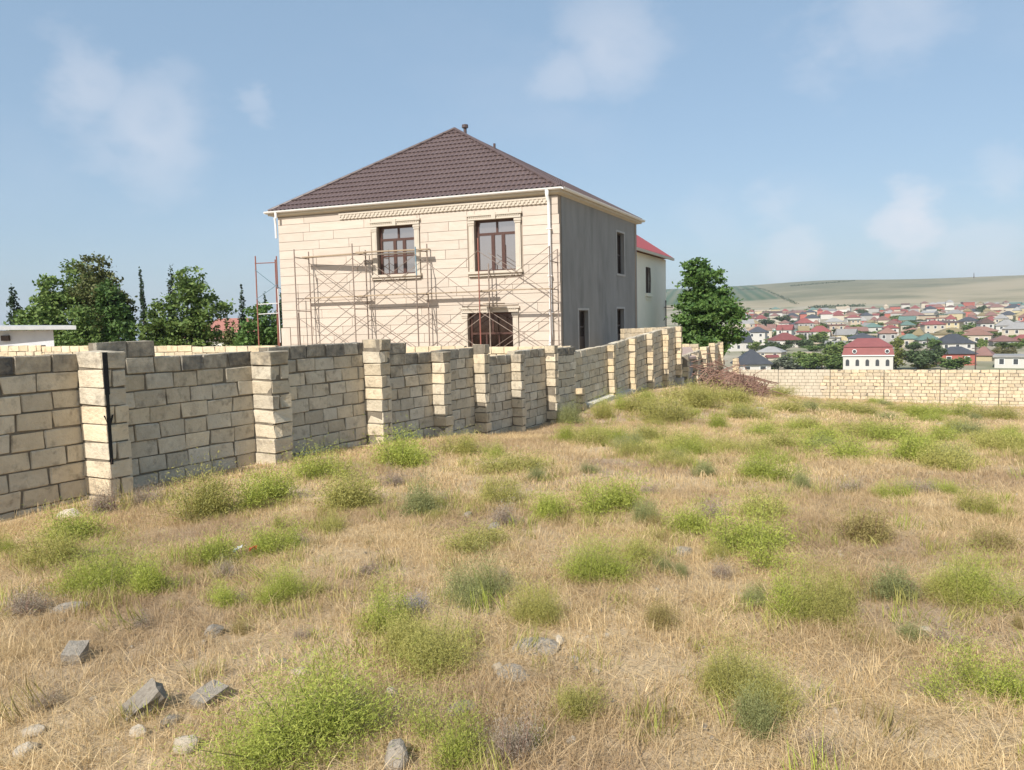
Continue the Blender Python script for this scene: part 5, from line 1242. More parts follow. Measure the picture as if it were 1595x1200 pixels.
TOWN_TREES = [(87.32,228.28,7.63,4.58,'b'),
 (91.63,227.12,8.73,5.31,'g'),
 (94.86,225.79,7.55,4.9,'b'),
 (84.82,231.88,5.81,3.87,'g'),
 (96.52,234.41,5.87,5.87,'b'),
 (92.28,236.11,7.1,5.13,'b'),
 (87.07,235.35,11.79,4.32,'g'),
 (83.1,232.5,9.71,2.72,'s'),
 (78.76,234.01,5.86,2.35,'b'),
 (97.24,226.95,7.58,4.93,'b'),
 (102.82,225.03,4.89,2.44,'y'),
 (104.06,224.46,3.38,3,'c'),
 (107.57,222.8,4.1,4.84,'c'),
 (110.79,221.78,6.3,6.3,'y'),
 (152.12,304.28,4.57,5.07,'y'),
 (116.12,219.6,11.01,6.61,'d'),
 (125,227.09,5.69,6.07,'d'),
 (117.13,219.07,5.49,1.83,'y'),
 (123.97,214.11,8.95,2.86,'b'),
 (122.68,216.58,5.43,2.17,'g'),
 (265,427.77,17.09,7.83,'b'),
 (280.95,434.83,10.86,7.24,'s'),
 (292.92,559.51,10.24,5.58,'d'),
 (335.44,654.35,10.88,5.44,'d'),
 (304.44,563.61,5.63,5.63,'d'),
 (482.88,793.06,9.23,10.54,'d'),
 (488.79,820.72,10.91,6.82,'d'),
 (409.77,902.06,13.49,8.99,'d'),
 (193.28,411.54,12.34,4.8,'b'),
 (179.7,393.05,6.55,4.58,'b'),
 (177.82,415.45,6.23,4.84,'d'),
 (182.87,411.25,3.42,3.42,'d'),
 (141.79,355.42,13.62,3.55,'g'),
 (140.36,371.24,4.33,5.57,'d'),
 (128.57,336.33,8.41,3.92,'d'),
 (103.08,298.96,9.97,4.49,'d'),
 (103.72,316.1,6.32,3.16,'d'),
 (188.93,445.79,7.42,4.45,'d'),
 (242.26,686.4,22.83,4.57,'d'),
 (242.8,656.95,13.11,5.46,'d'),
 (214.16,644.75,16.08,4.29,'d'),
 (314.04,950.33,6.32,6.32,'d'),
 (327.82,962.98,9.6,4.8,'d'),
 (272.6,613.32,6.12,4.08,'d'),
 (160.38,248.49,5.39,4.15,'o'),
 (161.07,254.52,4.25,3.82,'o'),
 (220.66,358.46,4.78,2.39,'d'),
 (173.8,290.04,3.87,3.39,'d'),
 (158.16,285.82,2.86,2.38,'d'),
 (152.79,246.27,5.35,3.29,'o'),
 (160.34,242.13,4.04,2.43,'b'),
 (203.54,317.65,3.71,2.12,'d'),
 (170.51,451.06,7.51,3,'d'),
 (84.8,272.25,5.91,3.63,'s'),
 (366.74,706.31,8.22,4.7,'d'),
 (251.08,431.39,5.03,2.87,'d'),
 (111.99,266.67,13.35,2.23,'g'),
 (219.65,421.63,9.17,3.31,'d'),
 (199.74,290.86,8.59,2.94,'g'),
 (146.64,311.57,7.56,3.19,'b'),
 (160.09,320.08,8.18,4.53,'g'),
 (389.56,628.93,6.07,4.66,'d'),
 (386.81,1145.1,13.4,4.36,'d'),
 (554.63,804.07,5.87,4.02,'d'),
 (329.47,662.39,6.98,4.85,'g'),
 (185.8,414.97,9.89,3.65,'d'),
 (355.51,1124.75,12.54,3.57,'g'),
 (353.81,881.07,6.59,5.49,'g'),
 (187.21,351.79,7.33,3.59,'b'),
 (519.07,1067.26,7.08,5.08,'b'),
 (119.98,357.68,4.1,4.12,'g'),
 (183.56,314.88,8.49,4.38,'g'),
 (281.22,480.7,8.25,4.82,'b'),
 (272.03,569.96,7.85,3.58,'g'),
 (170.48,381.14,5.98,5.1,'d'),
 (321.49,965.11,11.63,5.75,'b'),
 (476.59,725.92,8.66,3.54,'g'),
 (166.28,356.84,9.69,4.75,'d'),
 (250.99,395.84,7.98,2.97,'d'),
 (194.75,317.77,3.95,2.6,'d'),
 (177.15,477.56,4.77,4.82,'d'),
 (151.93,290.68,7.58,2.38,'d'),
 (147.16,321.47,8.76,2.82,'d'),
 (253.94,419.18,5,3.85,'d'),
 (437.11,1027.63,12.06,4.84,'b'),
 (228.65,335.3,8.2,2.32,'d'),
 (345.96,704.24,6.96,4.57,'b'),
 (228.14,691.22,11.17,4.2,'d'),
 (171.17,339.64,5.3,2.9,'d'),
 (200.71,580.13,8.18,4.07,'d'),
 (361.7,1232.52,6.43,4.07,'b'),
 (181.39,469.37,10.03,4.24,'g'),
 (156.83,300.33,5.18,4.2,'b'),
 (113.14,318.63,6.06,2.87,'d'),
 (163.29,296.08,5.47,4.25,'d'),
 (238.8,376.13,4.36,2.78,'g'),
 (196.7,364.47,8.96,3.71,'d'),
 (207.11,321.76,8.41,3.94,'b'),
 (178.37,304.43,7.15,2.88,'g'),
 (304.07,495.25,6.31,2.78,'g'),
 (318.41,898.56,5.48,4.03,'g'),
 (139.37,328.84,9.06,2.86,'d'),
 (346.77,1052.03,10.04,6.81,'d'),
 (322.76,528.04,4.44,4.01,'g'),
 (207.96,467.24,9.56,5.49,'g'),
 (134.63,358.19,5.14,5.22,'g'),
 (232.22,573.64,11.25,3.67,'b'),
 (303.94,1026.09,9.96,7.24,'d'),
 (200.87,301.48,7.92,2.7,'g'),
 (101.53,331.24,5.61,3.78,'b'),
 (419.14,970.58,5.07,4.23,'b'),
 (157.83,289.8,7.91,4.62,'b'),
 (402.09,646.24,4.17,4.66,'d'),
 (184.77,303.12,3.65,3.97,'d'),
 (279.47,448.33,5.68,2.74,'b'),
 (346.91,565.06,10.12,4.14,'g'),
 (228.39,387.82,5.29,4.9,'d'),
 (194.82,461.74,9.17,3.85,'d'),
 (475.63,821.73,5.39,5.03,'b'),
 (168.09,388.72,5.85,4.4,'d'),
 (197,473.09,4.64,4.3,'b'),
 (360.45,989.32,9.42,3.88,'d'),
 (168.74,471.9,6.4,3.35,'d'),
 (273.04,484.09,4.69,4.18,'d'),
 (185.32,522.78,6.51,4.79,'g'),
 (343.88,577.97,10.16,3.1,'d'),
 (381.59,1136.55,5.41,4.04,'d'),
 (293.28,572.42,8.55,4.58,'d'),
 (207.99,359.12,9.33,3.94,'g'),
 (161.78,364.19,6.22,4.71,'d'),
 (192.21,294.18,7.3,3.38,'b'),
 (379.93,554.93,8.78,4.27,'d'),
 (373,998.43,6.08,5.3,'d'),
 (507.49,744.09,4.42,3.09,'g'),
 (280.74,470.56,8.14,3.44,'g'),
 (224.06,524.8,4.74,5.19,'d'),
 (428.42,771.64,6.08,5.74,'b'),
 (168.58,369.18,8.46,4.68,'d'),
 (164.41,542.82,7.23,5.69,'g'),
 (438.03,676.1,4.68,3.5,'d'),
 (145.01,437.78,6.48,3.59,'d'),
 (283.16,544.66,9.3,3.95,'b'),
 (283.59,467.56,4.27,3.52,'g'),
 (181.62,408.82,9.46,5.13,'d'),
 (359.24,558.9,6.19,4.1,'d'),
 (276.53,665.38,10.6,5.9,'b'),
 (300.43,567.23,7.65,3.35,'d'),
 (265.02,444.72,9.11,3.8,'b'),
 (200.36,359.6,9.04,3.88,'d'),
 (173.47,283.87,3.53,4.42,'g'),
 (215.5,319.03,5.69,2.69,'g'),
 (208.29,320.08,5.59,3.85,'g'),
 (272.08,408.84,4.38,3.25,'b'),
 (146.2,391.1,7.04,3.57,'d'),
 (178.87,300,5.4,2.91,'d'),
 (199.22,497.45,11.27,3.23,'g'),
 (236.63,367.96,3.88,3.56,'d'),
 (122.18,309.43,8.67,2.84,'b'),
 (298.85,461.93,3.85,4.37,'d'),
 (516.17,874.16,7.3,4.89,'b'),
 (269.85,748.71,8.82,4.88,'d'),
 (145.04,498.06,5.56,5.63,'g'),
 (188.97,287.04,4.31,2.39,'g'),
 (209.76,590.28,8.97,6.04,'b'),
 (168.49,325.7,9.52,4.22,'g'),
 (156.36,455.13,5.7,4.09,'b'),
 (240.86,354.63,5.69,3.62,'b'),
 (326.26,639.18,11.36,4.02,'d'),
 (135.8,462.7,5.15,3.4,'g'),
 (143.42,323.95,5.48,3.36,'d'),
 (184.83,289.72,4.05,2.42,'g'),
 (425.75,998.49,5.59,4.27,'b'),
 (322.09,532.86,8.8,2.61,'b'),
 (172.64,325.21,9.62,4.63,'d'),
 (223.74,627.02,9.35,4.78,'d'),
 (195.99,360.1,8.35,4.28,'d'),
 (415.83,910.4,11.39,5.88,'b'),
 (322.58,481.98,5.68,3.89,'d'),
 (186.03,406.83,10.28,3.64,'d'),
 (171.87,495.05,10.51,4.12,'b'),
 (322.99,819.45,11.36,3.61,'d'),
 (282.73,910.42,12.16,3.95,'d'),
 (401.64,610.6,4.98,4.52,'g'),
 (109.53,322.8,5.18,4.23,'d'),
 (223.79,392.6,4.22,4.49,'d'),
 (358.9,624.81,6.15,4.32,'g'),
 (519.71,898.63,4.53,2.73,'d'),
 (508.8,973.85,6.19,5.78,'d'),
 (514.21,814.26,9.76,3.61,'d'),
 (160.57,357.7,6.56,4.66,'d'),
 (252.34,539.35,7.38,5.14,'b'),
 (448.98,1080.5,5.3,5.01,'d'),
 (170.06,301.04,7.51,4.35,'d'),
 (185.15,291.17,6.16,2.31,'d'),
 (444.14,644.89,9.47,4.53,'d'),
 (312.24,1055.78,10.85,5.51,'b'),
 (552.59,931.72,8.82,5.11,'g'),
 (240.72,354.73,7.78,3.02,'b'),
 (260.4,793.94,12.72,5.07,'d'),
 (210.1,354.97,8.49,2.68,'b'),
 (329.06,548.08,6.62,3.14,'d'),
 (123.52,342.91,9.18,4.02,'d'),
 (113.12,360.71,7.59,3.52,'b'),
 (453.8,797.15,8.3,4.8,'g'),
 (501.75,821.99,5.65,4.36,'g'),
 (321.52,592.25,9.68,4.02,'g'),
 (216,482.13,9.47,5.28,'g'),
 (241.53,600.34,9.59,4.5,'d'),
 (195.83,516.54,4.42,3.81,'g'),
 (246.26,406.67,9.11,2.71,'g'),
 (114.69,379.96,5.3,3.9,'g'),
 (476.41,730.25,5.89,3.98,'g'),
 (190.16,397.94,10.37,2.78,'g'),
 (420.66,857.64,4.7,5.15,'d'),
 (162.76,555.44,7.59,5,'b'),
 (149.49,436.27,6.08,2.91,'d'),
 (533.96,1041.13,7.27,4.47,'d'),
 (432.34,745.01,7.69,4.32,'b'),
 (172.51,338.96,7.76,3.12,'d'),
 (409.16,808.54,9.2,4.75,'b'),
 (231.16,775.14,8.32,4.52,'d'),
 (413.92,1081.77,12.29,5.31,'g'),
 (177.58,401.76,10.51,3.91,'b'),
 (209.47,397.33,6.11,3.12,'d'),
 (101.73,321.74,5.85,3.92,'g'),
 (250.32,484.93,8.25,3.72,'d'),
 (313.84,634.1,7.74,3.06,'d'),
 (315.98,818.35,6.34,5.89,'g'),
 (430.55,644.57,7.14,3.98,'b'),
 (154.17,389.85,8.89,3.1,'d'),
 (136.62,336.31,7.97,4.3,'d'),
 (238.85,514.43,8.54,3.67,'g'),
 (463.54,868.84,6.41,4.93,'d'),
 (358.07,561.25,9.86,4.31,'d'),
 (229.36,367.34,8.15,3.63,'g'),
 (436.31,958.28,9.62,5.31,'d'),
 (126.87,306.08,5.38,4.77,'d'),
 (473.36,761.97,5.77,3.22,'d'),
 (157.21,321.51,5.97,2.64,'d'),
 (441.42,795.61,11.1,4.66,'d'),
 (156.24,333.4,8.61,2.94,'g'),
 (123.05,360.7,8.54,3.65,'b'),
 (506.01,812.5,6.45,2.79,'b'),
 (186.34,348.61,5.37,4.1,'d'),
 (253.52,375.2,9.14,3.56,'d'),
 (559.28,992.94,5.52,3.29,'d'),
 (348.17,519.25,6,3.73,'b'),
 (214.97,526.1,10.71,3.32,'g'),
 (195.7,575.29,8.68,3.17,'d'),
 (103.28,343.42,8.64,4.42,'b'),
 (371.17,1208.09,8.07,4.93,'g'),
 (565.13,968.44,8.36,4.15,'d'),
 (146.82,314.59,3.94,4.3,'d'),
 (168.91,392.13,4.79,4.32,'b'),
 (281.79,490.89,4.92,3.41,'b'),
 (491.88,892.77,10.79,3.19,'g'),
 (372.21,1254.09,13.09,4.46,'g'),
 (350.71,1169.53,9.29,4.67,'g'),
 (188.14,551.1,5.38,5.96,'d'),
 (232.47,403.72,8.58,4.11,'d'),
 (492.9,816,5.8,4.56,'d'),
 (126.08,308.59,7.48,3.55,'d'),
 (359.36,721,11.16,5.3,'g'),
 (365.32,590.91,9.39,5.13,'g'),
 (380.51,622.26,7.02,3.67,'g'),
 (393.47,820.38,8.58,6.04,'d'),
 (239.2,599.86,7.78,4.41,'d')]
HILL_TREES = [(640.63,1954.09),
 (633.19,1921.69),
 (624.56,1885.99),
 (614.79,1847.2),
 (606.37,1812.88),
 (598.06,1779.2),
 (589.85,1746.13),
 (582.91,1717.16),
 (574.88,1685.24),
 (569.24,1660.64),
 (562.51,1633.07),
 (556.97,1609.22),
 (552.59,1588.94),
 (547.12,1565.72),
 (542.79,1545.98),
 (538.48,1526.49),
 (533.11,1504.18),
 (528.86,1485.2),
 (525.69,1469.44),
 (521.47,1450.9),
 (517.27,1432.59),
 (513.1,1414.5),
 (506.88,1390.99),
 (498.71,1362.33),
 (491.65,1336.96),
 (485.66,1314.73),
 (455.93,1175.97),
 (457.73,1175.27),
 (459.53,1174.57),
 (461.33,1173.86),
 (463.12,1173.16),
 (464.92,1172.45),
 (466.7,1171.74),
 (468.49,1171.03),
 (470.27,1170.31),
 (472.05,1169.59),
 (473.82,1168.88),
 (476.56,1170.53),
 (478.33,1169.81),
 (480.1,1169.08),
 (481.87,1168.35),
 (483.63,1167.63),
 (485.39,1166.9),
 (487.14,1166.16),
 (488.9,1165.43),
 (491.64,1167.06),
 (493.39,1166.32),
 (495.14,1165.58),
 (496.88,1164.84),
 (498.62,1164.1),
 (501.37,1165.71),
 (503.11,1164.97),
 (504.84,1164.22),
 (506.57,1163.46),
 (508.29,1162.71),
 (511.05,1164.32),
 (512.78,1163.56),
 (514.5,1162.8),
 (516.21,1162.04),
 (517.92,1161.28),
 (520.69,1162.87),
 (522.4,1162.1),
 (524.1,1161.33),
 (525.81,1160.56),
 (527.51,1159.79),
 (530.28,1161.37),
 (596.84,2025.25),
 (600.75,2024.1),
 (604.65,2022.94),
 (608.54,2021.77),
 (611.19,2016.5),
 (615.06,2015.32),
 (618.93,2014.14),
 (622.79,2012.95),
 (625.37,2007.68),
 (629.21,2006.48),
 (633.04,2005.27),
 (635.57,2000),
 (639.38,1998.78),
 (643.18,1997.56),
 (645.67,1992.29),
 (649.45,1991.06),
 (721.22,1988.93),
 (724.87,1987.6),
 (730,1990.3),
 (733.64,1988.96),
 (737.28,1987.61),
 (740.91,1986.26),
 (746.05,1988.94),
 (749.67,1987.58),
 (753.29,1986.21),
 (758.43,1988.87),
 (762.04,1987.49),
 (765.64,1986.1),
 (770.79,1988.74),
 (774.39,1987.35),
 (779.55,1989.98),
 (783.14,1988.57),
 (788.31,1991.19),
 (791.89,1989.77),
 (797.07,1992.39),
 (800.64,1990.96),
 (805.83,1993.56),
 (811.03,1996.16),
 (814.59,1994.71),
 (819.8,1997.31),
 (825.03,1999.9),
 (830.26,2002.49),
 (835.5,2005.08),
 (839.05,2003.59),
 (844.3,2006.17),
 (849.56,2008.75),
 (854.83,2011.33),
 (860.11,2013.9),
 (865.41,2016.47),
 (870.71,2019.04),
 (877.8,2025.71),
 (884.92,2032.4),
 (893.89,2043.25),
 (901.1,2049.99),
 (908.34,2056.74),
 (917.48,2067.71)]
# ------------------------------------------------------------------ the town in the valley
ROOFC = {'red': (.25, .085, .078), 'redbrown': (.22, .125, .105), 'orange': (.30, .17, .13), 'slate': (.07, .075, .085), 'grey': (.30, .29, .275), 'green': (.13, .20, .17), 'brown': (.13, .085, .07), 'olive': (.25, .20, .11), 'tan': (.42, .35, .26), 'cream': (.5, .44, .34), 'yellow': (.45, .36, .2)}
WALLC = {'white': (.58, .555, .50), 'cream': (.50, .44, .345), 'yellow': (.52, .44, .27), 'grey': (.40, .38, .35), 'brick': (.40, .13, .10), 'tan': (.45, .37, .27)}
RM = {k: mat('roof_'+k, v, tuple(c*.8 for c in v), scale=.6, rough=.6, rnd=.15) for k, v in ROOFC.items()}; WM_ = {k: mat('render_'+k, v, tuple(c*.9 for c in v), scale=.3, rough=.9, rnd=.12) for k, v in WALLC.items()}
M['town_win'] = mat('town_window', (.06, .065, .07), rough=.25, spec=.5); M['wtrim'] = mat('white_frame', (.7, .69, .66), rough=.8)
WNM = {'slate': 'dark slate', 'redbrown': 'red-brown', 'brick': 'brick-red'}
rt = random.Random(15)
def ngon_box(w, d, h): return MB().box(-w/2, w/2, -d/2, d/2, -3, h)
def roofmb(ty, w, d, h, rh, o=.45):
    m_ = MB(); x, y = w/2+o, d/2+o; b = .18
    if ty == 'flat': return m_.box(-x, x, -y, y, h+.004, h+max(.3, min(rh, .6)))
    if ty == 'gable': return m_.add([(-x, -y, h), (x, -y, h), (x, y, h), (-x, y, h), (-x, 0, h+rh), (x, 0, h+rh)], [(0, 1, 5, 4), (2, 3, 4, 5), (1, 2, 5), (3, 0, 4), (3, 2, 1, 0)])
    rl = max(.2, x-y*.95) if x > y else .2
    return m_.add([(-x, -y, h), (x, -y, h), (x, y, h), (-x, y, h), (-x, -y, h+b), (x, -y, h+b), (x, y, h+b), (-x, y, h+b), (-rl, 0, h+rh+b), (rl, 0, h+rh+b)], [(0, 1, 5, 4), (1, 2, 6, 5), (2, 3, 7, 6), (3, 0, 4, 7), (4, 5, 9, 8), (5, 6, 9), (6, 7, 8, 9), (7, 4, 8), (3, 2, 1, 0)])
UWIN = MB().box(-.5, .5, -.06, .02, 0, 1).mesh('window', M['town_win']); UFR = MB().box(-.65, .65, -.04, .02, -.12, 1.12).mesh('frame', M['wtrim'])
def child(name, me, parent, loc, scl=(1, 1, 1)):
    o = bpy.data.objects.new(name, me); link(o, parent); o.location = loc; o.scale = scl; return o
def town_house(x, y, w, wh, rh, rc, wc, ty, rz=None, z=None, label=None):
    r_ = math.hypot(x, y); d = w*rt.uniform(.75, 1.0); z = hz(x, y) if z is None else z; face = -math.atan2(x, y)
    o = empty('house', (x, y, z), face+(rt.uniform(-.35, .35) if rz is None else rz)); sto = 2 if wh > 4.6 else 1
    where = 'just beyond the far block wall' if r_ < 300 else 'on the valley town near side' if r_ < 480 else 'amid the valley town' if r_ < 760 else 'at the town back below the hill'
    tag(o, label or '%s %s house with %s %s roof %s' % ('two-storey' if sto == 2 else 'low', WNM.get(wc, wc), WNM.get(rc, rc), ty, where), 'house', 'houses of the valley town')
    child('wall', ngon_box(w, d, wh).mesh('wall', WM_[wc]), o, (0, 0, 0)); tt = 'hip' if ty == 'mansard' else ty
    child('roof', roofmb(tt, w, d, wh, max(rh, .3)).mesh('roof', RM[rc]), o, (0, 0, 0))
    if r_ < 700 and ty != 'mansard':
        nw = max(2, int(w/3.2)); ws = 1.1
        for q in range(sto):
            for i in range(nw):
                zz = 1.0+q*wh/2; hh = min(1.5, wh-1.4 if sto == 1 else 1.3)
                if hh < .5: continue
                wn_ = child('window', UWIN, o, (-w/2+w*(i+.5)/nw, -d/2, zz), (ws, 1, hh)); child('frame', UFR, wn_, (0, 0, 0))
    return o, d
for t_ in TOWN:
    if t_[7] == 'mansard':
        x, y, w, wh, rh = t_[:5]; rh *= 1.0; o, d = town_house(x, y, w, wh, .3, 'red', 'white', 'flat', 0, label='large white villa with two-tier red mansard roof and round dormers')
        for c in [c for c in o.children if c.name.startswith(('window', 'roof'))]:
            for g_ in list(c.children): bpy.data.objects.remove(g_)
            bpy.data.objects.remove(c)
        X, Y_ = w/2+.3, d/2+.3; xi, yi = X-.5, Y_-.5; h1 = wh+2.3; m_ = MB().add([(-X, -Y_, wh), (X, -Y_, wh), (X, Y_, wh), (-X, Y_, wh), (-xi, -yi, h1), (xi, -yi, h1), (xi, yi, h1), (-xi, yi, h1), (-xi-.25, -yi-.25, h1+.02), (xi+.25, -yi-.25, h1+.02), (xi+.25, yi+.25, h1+.02), (-xi-.25, yi+.25, h1+.02), (-X*.42, 0, h1+rh+.3), (X*.42, 0, h1+rh+.3)], [(0, 1, 5, 4), (1, 2, 6, 5), (2, 3, 7, 6), (3, 0, 4, 7), (8, 9, 13, 12), (9, 10, 13), (10, 11, 12, 13), (11, 8, 12), (3, 2, 1, 0), (8, 11, 10, 9)])
        rf = child('roof', m_.mesh('roof', RM['red']), o, (0, 0, 0)); child('cornice', MB().box(-X, X, -Y_-.05, -Y_+.1, wh-.25, wh+.05).mesh('cornice', M['wtrim']), o, (0, 0, 0))
        disc = MB().tube([(0, .3, 0), (0, -.25, 0)], .62, 14).mesh('dormer', M['wtrim']); hole = MB().tube([(0, -.2, 0), (0, -.3, 0)], .45, 14).mesh('round_window', M['town_win'])
        for sx in (-.27, .38): dm = child('dormer', disc, rf, (w*sx, -Y_+.1, wh+1.1)); child('dormer_window', hole, rf, (w*sx, -Y_+.1, wh+1.1))
        arch = MB().add([(-.5, -.05, 0), (.5, -.05, 0), (.5, -.05, 1.5), (.35, -.05, 1.85), (0, -.05, 2.0), (-.35, -.05, 1.85), (-.5, -.05, 1.5)]+[(-.5, .1, 0), (.5, .1, 0), (.5, .1, 1.5), (.35, .1, 1.85), (0, .1, 2.0), (-.35, .1, 1.85), (-.5, .1, 1.5)], [(0, 1, 2, 3, 4, 5, 6)]+[(i, i+7, (i+1) % 7+7, (i+1) % 7) for i in range(7)]).mesh('window', M['town_win'])
        for i in range(5): child('window', arch, o, (-w/2+w*(i+.45)/5, -d/2, 1.6), (.95, 1, .95))
    else: town_house(*t_)
o, d = town_house(50.8, 163, 6.4, 2.4, 2.9, 'slate', 'white', 'hip', .25, z=-10.6, label='house with black pyramid roof just behind the left end of the far wall')
# town trees share a few crowns
def tproto(kind, seed):
    if kind == 'c': L_ = [(0, 0, .1+.8*(i+.5)/6, .42*(1-i/7), .42*(1-i/7), .12) for i in range(6)]
    else:
        g = random.Random(seed); L_ = [(g.uniform(-.28, .28), g.uniform(-.28, .28), g.uniform(.35, .8), g.uniform(.2, .32), g.uniform(.2, .32), g.uniform(.16, .26)) for _ in range(6)]
    return crown('crown', L_, 1800, .05, None, seed, 16, .3)
TC = {'b': leaf('town_leaf_mid', (.09, .15, .04), (.18, .25, .07), .2), 'g': leaf('town_leaf_fresh', (.12, .18, .045), (.23, .28, .08), .2), 'd': leaf('town_leaf_dark', (.045, .075, .03), (.10, .135, .05), .1), 'y': leaf('town_leaf_yellow', (.13, .16, .03), (.24, .25, .06), .2), 's': leaf('town_leaf_grey', (.12, .14, .09), (.2, .22, .15), .2), 'c': leaf('town_conifer', (.02, .035, .02), (.05, .065, .035), .1), 'o': leaf('town_leaf_olive', (.13, .12, .05), (.2, .18, .07), .2)}
TL = {'b': 'green', 'g': 'fresh green', 'd': 'dark green', 'y': 'yellow-green', 's': 'grey-green', 'c': 'dark conical', 'o': 'olive-brown'}
PRO = {}
for k in TC:
    PRO[k] = []
    for s in range(3):
        me = tproto(k, 500+s+10*ord(k)); me.materials.append(TC[k]); PRO[k].append(me)
TRK = MB().tube([(0, 0, -.15), (0, 0, .55)], [.035, .02], 6).mesh('trunk', M['bark'])
for i, (x, y, w, h, k) in enumerate(TOWN_TREES):
    r_ = math.hypot(x, y); h = max(h, w*.45)*1.1
    where = 'behind the far block wall' if r_ < 300 else 'on the near side of the valley town' if r_ < 480 else 'between the houses of the valley town' if r_ < 800 else 'at the back of the town under the hill'
    o = empty('town_tree', (x, y, hz(x, y)-.1*h), rt.uniform(0, 6.28)); o.scale = (w, w, h); tag(o, '%s tree %s%s' % (TL[k], '' if k == 'c' else 'with uneven crown ', where), 'tree', 'trees of the valley town')
    child('crown', PRO[k][i % 3], o, (0, 0, 0)); child('trunk', TRK, o, (0, 0, 0))
mb = MB(); P_ = crown('tree_row', [(x, y, hz(x, y)+1.5, 4, 4, 2.4) for x, y in HILL_TREES], 4200, 1.0, TC['d'], 71, 8, .4)
tag(link(bpy.data.objects.new('tree_row', P_)), 'far lines of dark trees along the hillside and its crest', 'trees', kind='stuff')
# pylon on the skyline
px_ = (1155, 1930)
mb = MB(); zz = hz(*px_); mb.tube([(px_[0], px_[1], zz-1), (px_[0], px_[1], zz+14)], [1.6, .5], 4); mb.build('mast', M['iron'])
tag(bpy.data.objects['mast'], 'small mast standing on the crest of the hill', 'mast')
ru = random.Random(12)
for q in range(14):
    a_ = ru.uniform(.30, .66); r_ = ru.uniform(180, 620); x, y = a_*r_, r_; z = hz(x, y); m_ = MB().tube([(x, y, z-1), (x, y, z+8)], [.16, .11], 6); m_.box(x-.9, x+.9, y-.06, y+.06, z+7.2, z+7.38)
    tag(m_.build('utility_pole', M['iron']), 'thin dark utility pole with a cross-arm among the town houses', 'pole', 'utility poles of the valley town')
# ------------------------------------------------------------------ field shrubs
def shrub_meshes(kind, seed, n=5200, ll=.055, lw=.0075, dens=1.0):
    g = np.random.default_rng(seed); ns = 60; V = []; T = []
    ph = g.uniform(0, 6.283, ns); th = np.arccos(g.uniform(.08, 1, ns)); D = np.stack((np.sin(th)*np.cos(ph), np.sin(th)*np.sin(ph), np.cos(th)), 1); Ln = g.uniform(.62, 1.05, ns)
    K = 5; kc = g.normal(0, .17, (K, 3)); kc[:, 2] = 0; kh = g.uniform(.5, 1.0, K); kh[0] = 1.0; ki = g.integers(0, K, ns); Ln = Ln*kh[ki]
    base = kc[ki] + g.normal(0, .04, (ns, 3)); base[:, 2] = 0
    i = g.integers(0, ns, n); t = g.uniform(.18, 1, n)**.7; bend = g.normal(0, .07, (ns, 3))
    p = base[i] + D[i]*np.array((.38, .38, .92))*(Ln[i]*t)[:, None] + bend[i]*(t*t)[:, None]
    sp = (.04+.085*t)*np.where(g.uniform(size=n) < .12, 2.0, 1.0); p += g.normal(size=(n, 3))*sp[:, None]*np.array((1, 1, .9)); p[:, 2] = np.abs(p[:, 2])
    d = D[i]*.6 + g.normal(size=(n, 3))*.75; d[:, 2] = np.abs(d[:, 2])+.15; d /= np.linalg.norm(d, axis=1)[:, None]
    s = np.cross(d, g.normal(size=(n, 3))); s /= np.linalg.norm(s, axis=1)[:, None]; l = ll*g.uniform(.5, 1.4, n)[:, None]
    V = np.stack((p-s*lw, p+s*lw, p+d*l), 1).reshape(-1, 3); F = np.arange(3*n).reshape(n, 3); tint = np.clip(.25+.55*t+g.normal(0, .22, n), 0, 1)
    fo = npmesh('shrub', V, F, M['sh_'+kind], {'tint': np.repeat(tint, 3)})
    mb = MB()
    for j in range(ns):
        e = Vector(base[j])+Vector(D[j]*np.array((.38, .38, .92))*Ln[j]*.85); mb.tube([Vector(base[j])-Vector((0, 0, .05)), Vector(base[j]).lerp(e, .55)+Vector(bend[j]*.2), e.lerp(Vector(base[j]), -.28 if n < 20000 else -.08)+Vector(bend[j]*1.3)], [.008, .005, .0015], 3, False)
    return fo, mb.mesh('stems', M['twig'] if kind in 'sy' else MSTEM)
MSTEM = mat('green_stem', (.16, .17, .06), (.25, .22, .1), scale=8, rough=.8)
SHP = {(k, b): [shrub_meshes(k, 900+s+7*ord(k)+100*b, 26000 if b else 10000 if k not in 'sp' else 6000, .03 if b else .046, .0025 if b else .0052) for s in range(2 if b else 3)] for k in 'godysp' for b in (0, 1) if not (b and k in 'yp')}
KN = {'g': 'bright green', 'o': 'olive-yellow', 'd': 'dull dark green', 'y': 'yellowing', 's': 'dry grey twiggy', 'p': 'lilac-grey'}
rs = random.Random(44)
MARKS = [(*PA[q][:2], 'at the %s pillar of the weathered wall' % nm_) for q, nm_ in ((1, 'black-striped'), (2, 'second'), (3, 'third'), (4, 'fourth'), (5, 'fifth'), (6, 'sixth'), (7, 'seventh'))] + [(2.4, 21.3, 'below the white cement ledge'), (10.2, 36.5, 'before the brushwood heap'), (-2.08, 5.72, 'beside the red scrap')] + [(STONES[q][0], STONES[q][1], t_) for q, t_ in ((0, 'beside the tilted slab'), (4, 'beside the sunken flat stone'), (8, 'behind the lichen-spotted stone'), (12, 'by the broken flat stone'), (24, 'by the thin flat stone'), (2, 'by the tilted square block'), (25, 'over the half-hidden stone'))]
UNIQ = {0: 'largest bright green feathery shrub, beside the tilted grey slab'}
